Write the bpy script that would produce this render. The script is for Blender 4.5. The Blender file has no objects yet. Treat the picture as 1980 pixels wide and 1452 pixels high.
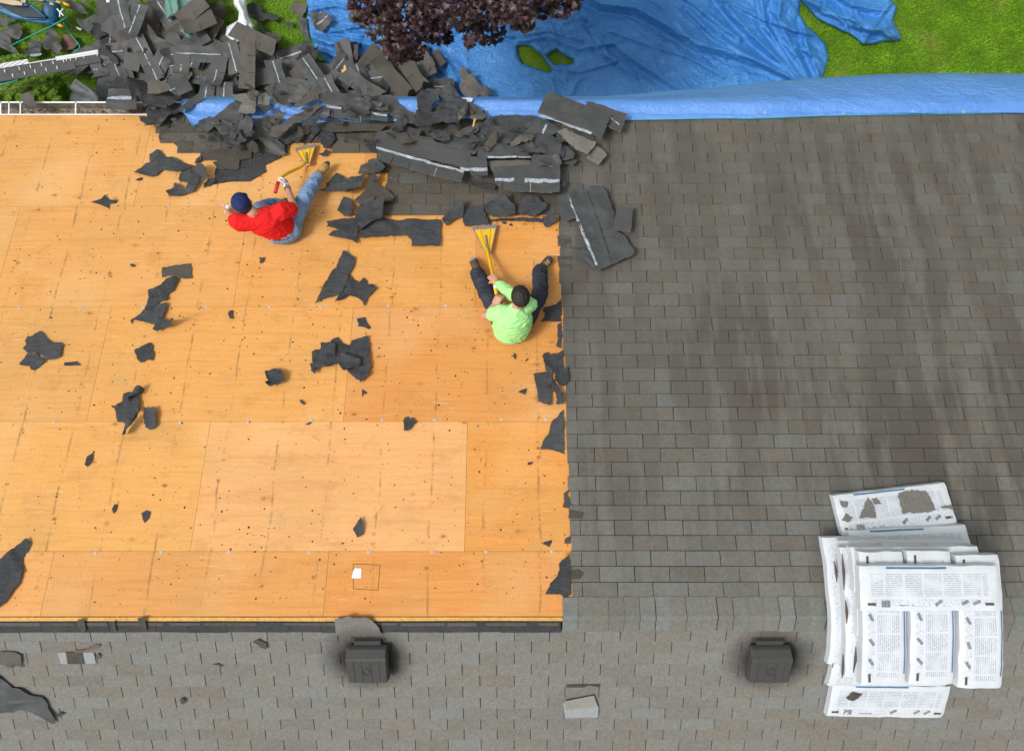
import bpy, bmesh, math, random
import numpy as np
from mathutils import Vector, Matrix, noise
R=math.radians
sc=bpy.context.scene
COL=sc.collection
# ---------------------------------------------------------------- camera, sky, sun, exposure
H=15.0; F=1500.0; CX=990.0; CY=726.0
cam_d=bpy.data.cameras.new('camera'); cam=bpy.data.objects.new('camera',cam_d); COL.objects.link(cam)
cam.location=(0,0,H); cam.rotation_euler=(0,0,0)
cam_d.sensor_width=36; cam_d.lens=36*F/1980; cam_d.clip_end=500; sc.camera=cam
w=bpy.data.worlds.new('World'); sc.world=w; w.use_nodes=True
nt=w.node_tree; bg=nt.nodes['Background']
sky=nt.nodes.new('ShaderNodeTexSky'); sky.sky_type='NISHITA'; sky.sun_disc=False
SUN_EL=R(60); SUN_AZ=R(-102)            # azimuth clockwise from +Y: light from the left, a little beyond the eave
sky.sun_elevation=SUN_EL; sky.sun_rotation=SUN_AZ; sky.dust_density=4; sky.ozone_density=1
hs=nt.nodes.new('ShaderNodeHueSaturation'); hs.inputs['Saturation'].default_value=0.08
nt.links.new(sky.outputs[0],hs.inputs['Color']); nt.links.new(hs.outputs[0],bg.inputs[0])
bg.inputs[1].default_value=0.135
sl=bpy.data.lights.new('sun','SUN'); sl.energy=1.75; sl.angle=R(13); sl.color=(1,.96,.90)
so=bpy.data.objects.new('sun',sl); COL.objects.link(so); so.location=(0,0,30)
sd=Vector((math.sin(SUN_AZ)*math.cos(SUN_EL),math.cos(SUN_AZ)*math.cos(SUN_EL),math.sin(SUN_EL)))
so.rotation_euler=sd.to_track_quat('Z','Y').to_euler()
sc.view_settings.view_transform='Standard'; sc.view_settings.look='None'
sc.view_settings.exposure=0.08; sc.view_settings.gamma=1
# ---------------------------------------------------------------- roof planes and pixel helpers
TH=R(22.6); T=math.tan(TH); DR=6.678
YR=-(466/F)*DR; ZR=H-DR
YE=2.94                                       # eave edge of the deck
def kmain(py,h=0):
    v=(CY-py)/F; return (H-ZR-T*YR-h)/(1-T*v)
def kback(py,h=0):
    v=(CY-py)/F; return (H-ZR+T*YR-h)/(1+T*v)
def Wm(px,py,h=0):
    k=kmain(py,h); return Vector(((px-CX)/F*k,(CY-py)/F*k,H-k))
def Wb(px,py,h=0):
    k=kback(py,h); return Vector(((px-CX)/F*k,(CY-py)/F*k,H-k))
def Wz(px,py,z=0):
    k=H-z; return Vector(((px-CX)/F*k,(CY-py)/F*k,z))
MAIN=Matrix.Rotation(-TH,4,'X'); BACK=Matrix.Rotation(TH,4,'X'); FLAT=Matrix.Identity(4)
def W(side,px,py,h=0):
    if side=='m': return Wm(px,py,h)
    if side=='b': return Wb(px,py,h)
    return Wz(px,py,h)
ROT={'m':MAIN,'b':BACK,'g':FLAT}
def ddist(Y): return (YE-Y)/math.cos(TH)      # distance up the main slope from the eave
def slope_main(x,d,h=0):                      # d up from the eave
    return Vector((x,YE-d*math.cos(TH)+h*math.sin(TH), ZR-T*(YE-YR)+d*math.sin(TH)+h*math.cos(TH)))
def slope_back(x,d,h=0):                      # d down from the ridge
    return Vector((x,YR-d*math.cos(TH)-h*math.sin(TH), ZR-d*math.sin(TH)+h*math.cos(TH)))
# ---------------------------------------------------------------- materials
def newmat(name):
    m=bpy.data.materials.new(name); m.use_nodes=True; n=m.node_tree; return m,n,n.nodes['Principled BSDF']
class G:
    """tiny node-graph helper"""
    def __init__(s,n): s.n=n
    def node(s,t,**k):
        x=s.n.nodes.new(t)
        for a,b in k.items(): setattr(x,a,b)
        return x
    def link(s,a,b): s.n.links.new(a,b)
    def coord(s,kind='Object',scale=(1,1,1),rot=(0,0,0),loc=None):
        tc=s.node('ShaderNodeTexCoord'); mp=s.node('ShaderNodeMapping')
        s.link(tc.outputs[kind],mp.inputs[0]); mp.inputs['Scale'].default_value=scale; mp.inputs['Rotation'].default_value=rot
        if loc: mp.inputs['Location'].default_value=loc
        return mp.outputs[0]
    def noise(s,vec,scale,detail=4,rough=.6,dist=0):
        x=s.node('ShaderNodeTexNoise'); s.link(vec,x.inputs['Vector']); x.inputs['Scale'].default_value=scale
        x.inputs['Detail'].default_value=detail; x.inputs['Roughness'].default_value=rough; x.inputs['Distortion'].default_value=dist
        return x.outputs[0]
    def voro(s,vec,scale,feat='F1',out='Distance',rnd=1):
        x=s.node('ShaderNodeTexVoronoi',feature=feat); s.link(vec,x.inputs['Vector']); x.inputs['Scale'].default_value=scale
        x.inputs['Randomness'].default_value=rnd
        return x.outputs[out]
    def ramp(s,fac,stops,interp='LINEAR'):
        x=s.node('ShaderNodeValToRGB'); x.color_ramp.interpolation=interp; e=x.color_ramp.elements
        while len(e)<len(stops): e.new(.5)
        for el,(p,c) in zip(e,stops):
            el.position=p; el.color=(c,c,c,1) if isinstance(c,(int,float)) else (*c,1)
        s.link(fac,x.inputs[0]); return x.outputs[0]
    def mix(s,fac,a,b,mode='MIX'):
        x=s.node('ShaderNodeMix',data_type='RGBA',blend_type=mode)
        for v,i in ((fac,0),(a,6),(b,7)):
            if isinstance(v,(int,float)): x.inputs[i].default_value=v
            elif isinstance(v,tuple): x.inputs[i].default_value=(*v,1)
            else: s.link(v,x.inputs[i])
        return x.outputs[2]
    def math(s,op,a,b=0,clamp=False):
        x=s.node('ShaderNodeMath',operation=op,use_clamp=clamp)
        for v,i in ((a,0),(b,1)):
            if isinstance(v,(int,float)): x.inputs[i].default_value=v
            else: s.link(v,x.inputs[i])
        return x.outputs[0]
    def bump(s,h,strength,dist,bsdf):
        x=s.node('ShaderNodeBump'); x.inputs['Strength'].default_value=strength; x.inputs['Distance'].default_value=dist
        s.link(h,x.inputs['Height']); s.link(x.outputs[0],bsdf.inputs['Normal'])
    def rand(s): return s.node('ShaderNodeObjectInfo').outputs['Random']
    def sep(s,vec):
        x=s.node('ShaderNodeSeparateXYZ'); s.link(vec,x.inputs[0]); return x.outputs
def simple(name,c,rough=.6,metal=0,var=.12,scale=12,spec=.5,bump=0):
    m,n,b=newmat(name); g=G(n); v=g.coord()
    nz=g.noise(v,scale,5)
    lo=tuple(x*(1-var) for x in c); hi=tuple(min(1,x*(1+var)) for x in c)
    g.link(g.ramp(nz,[(.3,lo),(.7,hi)]),b.inputs['Base Color'])
    b.inputs['Roughness'].default_value=rough; b.inputs['Metallic'].default_value=metal
    b.inputs['Specular IOR Level'].default_value=spec
    if bump: g.bump(nz,bump,.01,b)
    return m
def m_plywood():
    m,n,b=newmat('plywood'); g=G(n)
    rnd=g.rand()
    tc=g.node('ShaderNodeTexCoord'); off=g.node('ShaderNodeVectorMath',operation='ADD')
    cb=g.node('ShaderNodeCombineXYZ'); g.link(g.math('MULTIPLY',rnd,37.),cb.inputs[0]); g.link(g.math('MULTIPLY',rnd,91.),cb.inputs[1])
    g.link(tc.outputs['Object'],off.inputs[0]); g.link(cb.outputs[0],off.inputs[1]); P=off.outputs[0]
    def mp(sx,sy):
        x=g.node('ShaderNodeMapping'); g.link(P,x.inputs[0]); x.inputs['Scale'].default_value=(sx,sy,1); return x.outputs[0]
    grain=g.noise(mp(1.1,26),1.6,7,.62,.9)
    cath=g.noise(mp(.55,4.2),1.5,3,.5,1.4)
    wv=g.node('ShaderNodeTexWave',wave_type='BANDS',bands_direction='Y'); g.link(mp(.35,1),wv.inputs[0]); wv.inputs['Scale'].default_value=5
    wv.inputs['Distortion'].default_value=9; wv.inputs['Detail'].default_value=3; wv.inputs['Detail Scale'].default_value=1.2
    base=g.node('ShaderNodeObjectInfo').outputs['Color']
    c=g.mix(g.ramp(grain,[(.3,.0),(.75,.30)]),base,(.86,.50,.21)); c=g.mix(g.ramp(grain,[(.24,.32),(.44,0)]),c,(.50,.22,.06))
    c=g.mix(g.ramp(wv.outputs[0],[(.55,0),(1,.08)]),c,(.42,.15,.035))
    c=g.mix(g.ramp(cath,[(.52,0),(.78,.30)]),c,(.50,.20,.05))
    blot=g.noise(P,1.3,4,.6); c=g.mix(g.ramp(blot,[(.48,0),(.72,.42)]),c,(.56,.34,.12)); bl2=g.noise(P,3.4,5,.65); c=g.mix(g.ramp(bl2,[(.54,0),(.74,.45)]),c,(.50,.23,.06)); bl3=g.noise(P,.8,3,.5); c=g.mix(g.ramp(bl3,[(.5,0),(.7,.35)]),c,(.86,.55,.26))
    # knots: sparse soft brown spots, darker ring
    kn=g.voro(mp(1.35,2.3),1.9); spot=g.ramp(kn,[(0,1),(.035,.85),(.06,.35),(.10,.12),(.17,0)])
    kc=g.voro(mp(1.35,2.3),1.9,out='Color'); kk=g.ramp(g.sep(kc)[0],[(.15,0),(.28,1)])
    c=g.mix(g.math('MULTIPLY',g.math('MULTIPLY',spot,kk),.85),c,(.30,.09,.015))
    kn2=g.voro(mp(3.1,4.4),2.7); c=g.mix(g.math('MULTIPLY',g.ramp(kn2,[(0,.9),(.05,.55),(.10,0)]),g.ramp(g.noise(P,1.6,1),[(.42,0),(.50,1)])),c,(.38,.13,.025))
    # nail holes
    nh=g.voro(P,8.5); nc=g.voro(P,8.5,out='Color')
    c=g.mix(g.math('MULTIPLY',g.ramp(nh,[(.04,.9),(.07,0)]),g.ramp(g.sep(nc)[1],[(.45,0),(.5,1)])),c,(.05,.03,.02))
    # dirt where the rafters run, world X, every 19.2 in
    geo=g.node('ShaderNodeNewGeometry'); X=g.sep(geo.outputs['Position'])[0]
    fr=g.math('FRACT',g.math('MULTIPLY',g.math('ADD',g.math('ADD',X,20.0),g.math('MULTIPLY',g.math('SUBTRACT',g.noise(mp(.6,1.1),1,2),.5),.09)),1/.4877))
    dd=g.math('ABSOLUTE',g.math('SUBTRACT',fr,.5))
    smear=g.math('MULTIPLY',g.ramp(dd,[(0,1),(.010,.7),(.032,0)]),g.ramp(g.noise(mp(1.4,2.2),1.5,5,.75),[(.47,0),(.62,1)]))
    c=g.mix(g.math('MULTIPLY',smear,.78),c,(.20,.12,.05))
    dots=g.math('MULTIPLY',g.ramp(dd,[(0,1),(.06,1),(.09,0)]),g.ramp(g.voro(mp(9,14),1.),[(.15,.95),(.30,0)]))
    c=g.mix(g.math('MULTIPLY',dots,g.ramp(g.noise(P,2.3,3),[(.50,0),(.62,.8)])),c,(.27,.10,.03))
    # pale scuffs and scratches
    sf=g.math('MULTIPLY',g.ramp(g.noise(P,2.7,3),[(.60,0),(.72,1)]),g.ramp(g.noise(mp(22,7),2,4,.7),[(.5,0),(.75,1)]))
    c=g.mix(g.math('MULTIPLY',sf,.45),c,(.85,.62,.42))
    mp2=g.node('ShaderNodeMapping'); g.link(P,mp2.inputs[0]); mp2.inputs['Rotation'].default_value=(0,0,R(68)); mp2.inputs['Scale'].default_value=(3,55,1)
    sc2=g.math('MULTIPLY',g.ramp(g.noise(mp2.outputs[0],1.5,2,.5),[(.62,0),(.68,1)]),g.ramp(g.noise(P,1.7,2),[(.52,0),(.60,1)]))
    c=g.mix(g.math('MULTIPLY',sc2,.45),c,(.90,.66,.40))
    # thin lap lines across the sheet
    gn=g.ramp(g.noise(P,2.1,6,.7),[(.60,0),(.74,.42)]); c=g.mix(gn,c,(.40,.31,.20))
    c=g.mix(1,c,g.ramp(g.noise(P,60,3,.7),[(.3,.90),(.7,1.08)]),'MULTIPLY')
    g.link(c,b.inputs['Base Color']); b.inputs['Roughness'].default_value=.62; b.inputs['Specular IOR Level'].default_value=.25
    g.bump(grain,.25,.004,b); return m
def m_shingle(name,lo,hi,warm,cool,streak=0,gran=.5,dark_spots=None,eave_shade=0):
    m,n,b=newmat(name); g=G(n)
    at=g.node('ShaderNodeAttribute',attribute_name='tint'); s=g.sep(at.outputs['Color'])
    geo=g.node('ShaderNodeNewGeometry'); Pw=geo.outputs['Position']
    c=g.mix(s[0],lo,hi); c=g.mix(g.math('MULTIPLY',s[1],.55),c,warm); c=g.mix(g.math('MULTIPLY',s[2],.6),c,cool)
    mpn=g.node('ShaderNodeMapping'); g.link(Pw,mpn.inputs[0]); mpn.inputs['Scale'].default_value=(3,6,1)
    blotch=g.noise(mpn.outputs[0],1.6,4,.6); c=g.mix(g.ramp(blotch,[(.35,.0),(.7,.35)]),c,cool)
    fine=g.noise(Pw,150,3,.75); gr=g.ramp(fine,[(.32,1-gran),(.5,1),(.68,1+gran*.9)])
    c=g.mix(1,c,gr,'MULTIPLY')
    mid=g.noise(Pw,26,4,.7); c=g.mix(1,c,g.ramp(mid,[(.3,.86),(.7,1.12)]),'MULTIPLY')
    if streak:
        m3=g.node('ShaderNodeMapping'); g.link(Pw,m3.inputs[0]); m3.inputs['Scale'].default_value=(3.0,.5,.5)
        st=g.noise(m3.outputs[0],1.5,4,.55)
        ys=g.sep(Pw)[1]; yb=g.math('MULTIPLY',g.math('ADD',ys,1.9),.30,clamp=True)
        patch=g.ramp(g.noise(Pw,.55,2),[(.35,.25),(.6,1)])
        f=g.math('MULTIPLY',g.math('MULTIPLY',g.ramp(st,[(.42,0),(.56,streak)]),patch),g.ramp(yb,[(0,.25),(.3,1),(1,.75)]))
        c=g.mix(f,c,(.055,.046,.041))
        c=g.mix(g.ramp(yb,[(0,0),(.35,eave_shade*.55),(1,eave_shade)]),c,(.088,.078,.064))  # uneven light put into the colour: slope darkens towards the eave
    if dark_spots:
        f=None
        for sx,sy in dark_spots:
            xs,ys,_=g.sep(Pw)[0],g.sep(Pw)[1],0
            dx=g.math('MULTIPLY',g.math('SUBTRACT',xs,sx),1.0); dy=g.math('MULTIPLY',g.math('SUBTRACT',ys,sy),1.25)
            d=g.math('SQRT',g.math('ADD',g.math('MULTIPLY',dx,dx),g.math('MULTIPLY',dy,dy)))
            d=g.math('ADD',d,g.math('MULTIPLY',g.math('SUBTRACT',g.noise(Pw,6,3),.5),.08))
            q=g.ramp(d,[(.20,.95),(.30,.55),(.45,0)]); f=q if f is None else g.math('MAXIMUM',f,q)  # darkest close to the vent, fading outward with a noisy rim
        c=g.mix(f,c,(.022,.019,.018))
    g.link(c,b.inputs['Base Color']); b.inputs['Roughness'].default_value=.9; b.inputs['Specular IOR Level'].default_value=.25
    g.bump(fine,.6,.003,b); return m
def m_felt(name,c1,c2,wr=.35,rough=.75):
    m,n,b=newmat(name); g=G(n); v=g.coord(); rnd=g.rand()
    nz=g.noise(v,3.5,5,.6); c=g.mix(g.ramp(nz,[(.3,0),(.7,1)]),c1,c2)
    c=g.mix(g.ramp(rnd,[(0,0),(.45,.10),(.75,.4),(1,.55)]),c,tuple(x*1.45 for x in c2))
    c=g.mix(g.math('MULTIPLY',g.ramp(g.noise(g.coord(scale=(20,60,10)),2,4,.8),[(.66,0),(.74,1)]),.35),c,(.22,.20,.18))
    g.link(c,b.inputs['Base Color']); b.inputs['Roughness'].default_value=rough; b.inputs['Specular IOR Level'].default_value=.35
    nh=g.voro(v,11); c=g.mix(g.ramp(nh,[(.05,.8),(.08,0)]),c,(.008,.008,.008))
    c=g.mix(1,c,g.ramp(g.noise(v,22,5,.75),[(.3,.78),(.7,1.25)]),'MULTIPLY'); g.link(c,b.inputs['Base Color'])
    f=g.noise(g.coord(scale=(1,3,1),rot=(0,0,.5)),5,6,.6,.8); g.bump(f,wr*1.8,.04,b); return m
def m_under():
    m,n,b=newmat('shingle_underside'); g=G(n); v=g.coord(); rnd=g.rand()
    c=g.mix(g.ramp(g.noise(v,5,5,.65),[(.3,0),(.7,1)]),(.043,.048,.051),(.074,.080,.082))
    c=g.mix(g.ramp(rnd,[(0,0),(.4,.1),(.7,.45),(1,.6)]),c,(.078,.077,.073))
    c=g.mix(1,c,g.ramp(g.noise(v,140,2,.7),[(.3,.8),(.7,1.2)]),'MULTIPLY')
    c=g.mix(g.math('MULTIPLY',g.ramp(g.noise(g.coord(scale=(60,14,10)),2,4,.8),[(.70,0),(.76,1)]),.45),c,(.34,.33,.31))
    g.link(c,b.inputs['Base Color']); b.inputs['Roughness'].default_value=.6; g.bump(g.noise(v,6,4),.25,.02,b); return m
def m_granule_loose():
    m,n,b=newmat('loose_granules'); g=G(n); v=g.coord(); rnd=g.rand()
    c=g.ramp(rnd,[(0,(.062,.058,.050)),(.3,(.105,.096,.081)),(.55,(.075,.067,.056)),(.8,(.135,.129,.115)),(1,(.09,.081,.068))])
    c=g.mix(1,c,g.ramp(g.noise(v,130,3,.75),[(.3,.6),(.7,1.5)]),'MULTIPLY')
    c=g.mix(g.ramp(g.noise(v,4,4),[(.45,0),(.75,.45)]),c,(.05,.042,.036))
    g.link(c,b.inputs['Base Color']); b.inputs['Roughness'].default_value=.9; g.bump(g.noise(v,120,2),.4,.003,b); return m
def m_tarp(name,c1,c2,rough=.33,bs=.5,sc_=3.2):
    m,n,b=newmat(name); g=G(n); v=g.coord()
    c=g.mix(g.ramp(g.noise(v,1.4,5,.6),[(.35,0),(.7,1)]),c1,c2)
    weave=g.node('ShaderNodeTexChecker'); g.link(g.coord(scale=(1,1,1)),weave.inputs[0]); weave.inputs['Scale'].default_value=180
    c=g.mix(.06,c,weave.outputs[0],'OVERLAY')
    g.link(c,b.inputs['Base Color']); b.inputs['Roughness'].default_value=rough; b.inputs['Specular IOR Level'].default_value=.6
    b.inputs['Sheen Weight'].default_value=.0
    a=g.noise(g.coord(scale=(1.2,2.6,1),rot=(0,0,.45)),sc_,7,.62,1.6)
    cr=g.math('ABSOLUTE',g.math('SUBTRACT',g.noise(g.coord(scale=(1,1.9,1),rot=(0,0,.5)),3.1,4,.55,.9),.5)); cr=g.ramp(cr,[(0,1),(.035,.35),(.12,0)])
    cr2=g.math('ABSOLUTE',g.math('SUBTRACT',g.noise(g.coord(scale=(1.7,1,1),rot=(0,0,-.6)),6.5,3,.5,.7),.5)); cr2=g.ramp(cr2,[(0,1),(.03,.3),(.10,0)])
    v2=g.math('ADD',g.math('MULTIPLY',cr,.55),g.math('MULTIPLY',cr2,.3))
    hgt=g.math('ADD',a,g.math('MULTIPLY',v2,.35)); g.bump(hgt,bs,.09,b); return m
def m_grass(name,a,b_,c_,per=0):
    m,n,b=newmat(name); g=G(n); geo=g.node('ShaderNodeNewGeometry'); P=geo.outputs['Position']
    c=g.mix(g.ramp(g.noise(P,2.2,6,.7),[(.3,0),(.7,1)]),a,b_)
    c=g.mix(g.ramp(g.noise(P,1.15,5,.65),[(.54,0),(.74,.6)]),c,c_)
    c=g.mix(1,c,g.ramp(g.noise(P,32,3,.7),[(.3,.6),(.7,1.4)]),'MULTIPLY')
    if per:
        at=g.node('ShaderNodeAttribute',attribute_name='tint'); c=g.mix(1,c,at.outputs['Color'],'MULTIPLY')
    g.link(c,b.inputs['Base Color']); b.inputs['Roughness'].default_value=.8; b.inputs['Specular IOR Level'].default_value=.2; return m
def m_leaf(name,cols):
    m,n,b=newmat(name); g=G(n); at=g.node('ShaderNodeAttribute',attribute_name='tint')
    s=g.sep(at.outputs['Color']); c=g.ramp(s[0],[(i/(len(cols)-1),x) for i,x in enumerate(cols)])
    g.link(c,b.inputs['Base Color']); b.inputs['Roughness'].default_value=.42; b.inputs['Specular IOR Level'].default_value=.45
    return m
def m_wrap():
    """white plastic bundle wrap printed with columns of small grey text; local x runs along the bundle"""
    m,n,b=newmat('printed_wrap'); g=G(n); v=g.coord(); s=g.sep(v); rnd=g.rand()
    x,y=s[0],s[1]
    colf=g.math('FRACT',g.math('MULTIPLY',g.math('ADD',x,.5),6.6)); colm=g.ramp(colf,[(.0,0),(.03,1),(.90,1),(.93,0)],'CONSTANT')
    line=g.math('FRACT',g.math('MULTIPLY',g.math('ADD',y,.5),62)); lm=g.ramp(line,[(.0,0),(.45,1)],'CONSTANT')
    word=g.ramp(g.noise(g.coord(scale=(90,62,1)),1,1,.5),[(.36,0),(.44,1)])
    para=g.ramp(g.noise(g.coord(scale=(6.6,9,1)),1,0),[(.35,.35),(.5,1)])
    yr=g.math('MULTIPLY',g.math('GREATER_THAN',y,-.055),g.math('LESS_THAN',y,.115)); xr=g.math('LESS_THAN',g.math('ABSOLUTE',x),.455)
    f=g.math('MULTIPLY',g.math('MULTIPLY',g.math('MULTIPLY',colm,lm),g.math('MULTIPLY',word,para)),g.math('MULTIPLY',yr,xr))
    nrm=g.node('ShaderNodeNewGeometry'); 
    wave=g.noise(v,6,5,.6,.8)
    f2=g.math('MULTIPLY',g.math('MULTIPLY',g.ramp(line,[(0,0),(.5,1)],'CONSTANT'),g.ramp(g.noise(g.coord(scale=(60,50,1)),1,2),[(.5,0),(.58,1)])),
        g.math('MULTIPLY',g.math('MULTIPLY',g.math('LESS_THAN',y,-.075),g.math('GREATER_THAN',y,-.135)),xr))
    c=g.mix(g.math('MULTIPLY',g.math('MAXIMUM',f,f2),.62),(.66,.70,.745),(.24,.29,.36))
    c=g.mix(g.ramp(g.noise(g.coord(scale=(1,1,1)),9,6,.75),[(.62,0),(.72,.35)]),c,(.45,.46,.46))
    c=g.mix(g.ramp(wave,[(.45,0),(.8,.16)]),c,(.66,.72,.80))
    g.link(c,b.inputs['Base Color']); b.inputs['Roughness'].default_value=.35
    cw=g.math('ABSOLUTE',g.math('SUBTRACT',g.noise(g.coord(scale=(1,2,1),rot=(0,0,.9)),8,4,.6,1.2),.5)); g.bump(g.math('ADD',wave,g.ramp(cw,[(0,.22),(.05,.05),(.1,0)])),.30,.018,b); return m
VENTPX=[(709,1278,'m'),(1491,1278,'m')]
DARK_SPOTS=[tuple(Wb(px,1272,0.0)[:2]) for px in (709,1491)]  # centres of the darker shingle colour around the two vents
M=dict(
 ply=m_plywood(),
 plyedge=simple('plywood_edge',(.62,.34,.08),.7,var=.25,scale=30),
 sh_main=m_shingle('slope_shingles',(.138,.132,.113),(.178,.173,.151),(.158,.130,.100),(.182,.196,.190),streak=.75,eave_shade=.45,gran=.26),
 sh_back=m_shingle('back_shingles',(.176,.169,.148),(.208,.200,.178),(.196,.165,.125),(.212,.222,.218),gran=.42,dark_spots=DARK_SPOTS),
 sh_cap=m_shingle('cap_shingles',(.165,.160,.138),(.200,.196,.174),(.182,.154,.118),(.200,.222,.215),gran=.38),
 sh_old=m_shingle('old_shingles',(.075,.066,.052),(.115,.102,.083),(.12,.095,.06),(.11,.115,.11),gran=.5),
 slot=simple('slot_shade',(.030,.026,.022),.9,scale=40),  # near-black colour stands in for shade in slots and course gaps
 felt=m_felt('roofing_felt',(.032,.034,.037),(.053,.056,.060)),
 under=m_under(), gran=m_granule_loose(),
 tar=simple('sealant_strip',(.36,.41,.45),.4,var=.5,scale=35),
 cream=simple('fibre_edge',(.40,.32,.20),.8,var=.3,scale=40),
 tarp=m_tarp('blue_tarp',(.10,.27,.70),(.14,.34,.78),bs=.35),
 tarp_g=m_tarp('blue_tarp_ground',(.040,.225,.60),(.070,.29,.71),bs=.6,sc_=2.4),
 ground=m_grass('lawn_soil',(.075,.16,.010),(.12,.225,.014),(.26,.28,.06)),
 grass=m_grass('grass_blades',(.13,.31,.010),(.22,.42,.020),(.40,.44,.09),per=1),
 maple=m_leaf('maple_leaf',[(.014,.006,.008),(.026,.010,.013),(.050,.013,.020),(.034,.024,.012),(.085,.020,.034),(.12,.05,.06)]),
 conifer=m_leaf('conifer_leaf',[(.05,.12,.004),(.10,.22,.006),(.17,.31,.010),(.24,.38,.02)]),
 bark=simple('bark',(.06,.045,.035),.9,scale=20,bump=.6),
 wrap=m_wrap(),
 wrapwhite=simple('wrap_end',(.78,.82,.86),.4,var=.06,scale=20,bump=.5),
 blueprint=simple('blue_print',(.06,.19,.34),.5,scale=40),
 browntape=simple('brown_mark',(.085,.065,.055),.6,scale=40),
 greyprint=simple('grey_print',(.22,.24,.27),.6,var=.5,scale=70),
 white=simple('white_metal',(.78,.79,.80),.35,var=.05),
 washer=simple('cap_washer',(.52,.52,.55),.3,var=.1),
 steel=simple('worn_steel',(.34,.33,.32),.45,metal=.6,var=.3,scale=40),
 vent=simple('vent_plastic',(.056,.055,.054),.55,var=.12,scale=30),
 gutterin=simple('gutter_inside',(.23,.20,.15),.6,var=.5,scale=9),
 wall=simple('siding',(.55,.54,.50),.7,scale=3),
 dark=simple('dark_void',(.015,.014,.012),.9),
 red=simple('red_cotton',(.78,.018,.020),.85,var=.07,scale=6,spec=.2,bump=.3),
 lime=simple('lime_cotton',(.42,.86,.32),.8,var=.06,scale=6,spec=.2,bump=.35),
 limeh=simple('lime_cotton_faded',(.62,.90,.50),.8,var=.1,scale=6,spec=.2),
 skin=simple('skin',(.55,.29,.19),.55,var=.08),
 hair=simple('black_hair',(.018,.013,.011),.6,var=.5,scale=60,bump=.8),
 denim=simple('light_denim',(.20,.32,.52),.85,var=.35,scale=9,spec=.2,bump=.5),
 darkdenim=simple('dark_denim',(.038,.045,.058),.85,var=.3,scale=9,spec=.2,bump=.5),
 navy=simple('navy_cotton',(.022,.035,.13),.85,var=.12,spec=.2),
 glove=simple('white_glove',(.78,.74,.74),.85,var=.08,scale=50,bump=.4),
 tan=simple('tan_leather',(.40,.235,.055),.6,var=.25,scale=20),
 brownboot=simple('brown_suede',(.085,.055,.036),.85,var=.25,scale=20),
 sole=simple('boot_sole',(.07,.05,.03),.8), solegrey=simple('shoe_sole',(.30,.27,.20),.8),
 lace=simple('lace',(.62,.55,.36),.8,scale=60),
 yellow=simple('yellow_paint',(.80,.47,.015),.4,var=.12,scale=14),
 redgrip=simple('red_grip',(.72,.05,.035),.5),
 black=simple('black_plastic',(.02,.02,.022),.45),
 bluem=simple('blue_paint',(.022,.15,.30),.42,var=.45,scale=6),
 bluedark=simple('dark_tub_lining',(.018,.032,.045),.5,var=.4),
 wood=simple('pale_board',(.55,.42,.29),.75,var=.15,scale=9),
 splinter=simple('wood_splinter',(.75,.42,.16),.7),
 teal=simple('teal_rope',(.015,.30,.27),.5),
 greenrag=simple('green_sheet',(.11,.24,.19),.6,var=.3,scale=7,bump=.9),
 whitesheet=simple('white_sheet',(.72,.76,.80),.45,var=.1,scale=7,bump=.9),
 greysheet=simple('silver_sheet',(.55,.57,.59),.3,var=.3,scale=7,bump=.9),
 rust=simple('rusty_brown',(.17,.10,.078),.8,var=.2),
 greytab=simple('tab_back',(.26,.25,.22),.8,var=.08),
 silver=simple('silver_granules',(.29,.31,.32),.85,var=.3,scale=120),
 blk=simple('debris_black',(.03,.028,.026),.8),
 plank=simple('grey_plank',(.075,.078,.08),.6,var=.2,scale=12),
)
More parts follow.
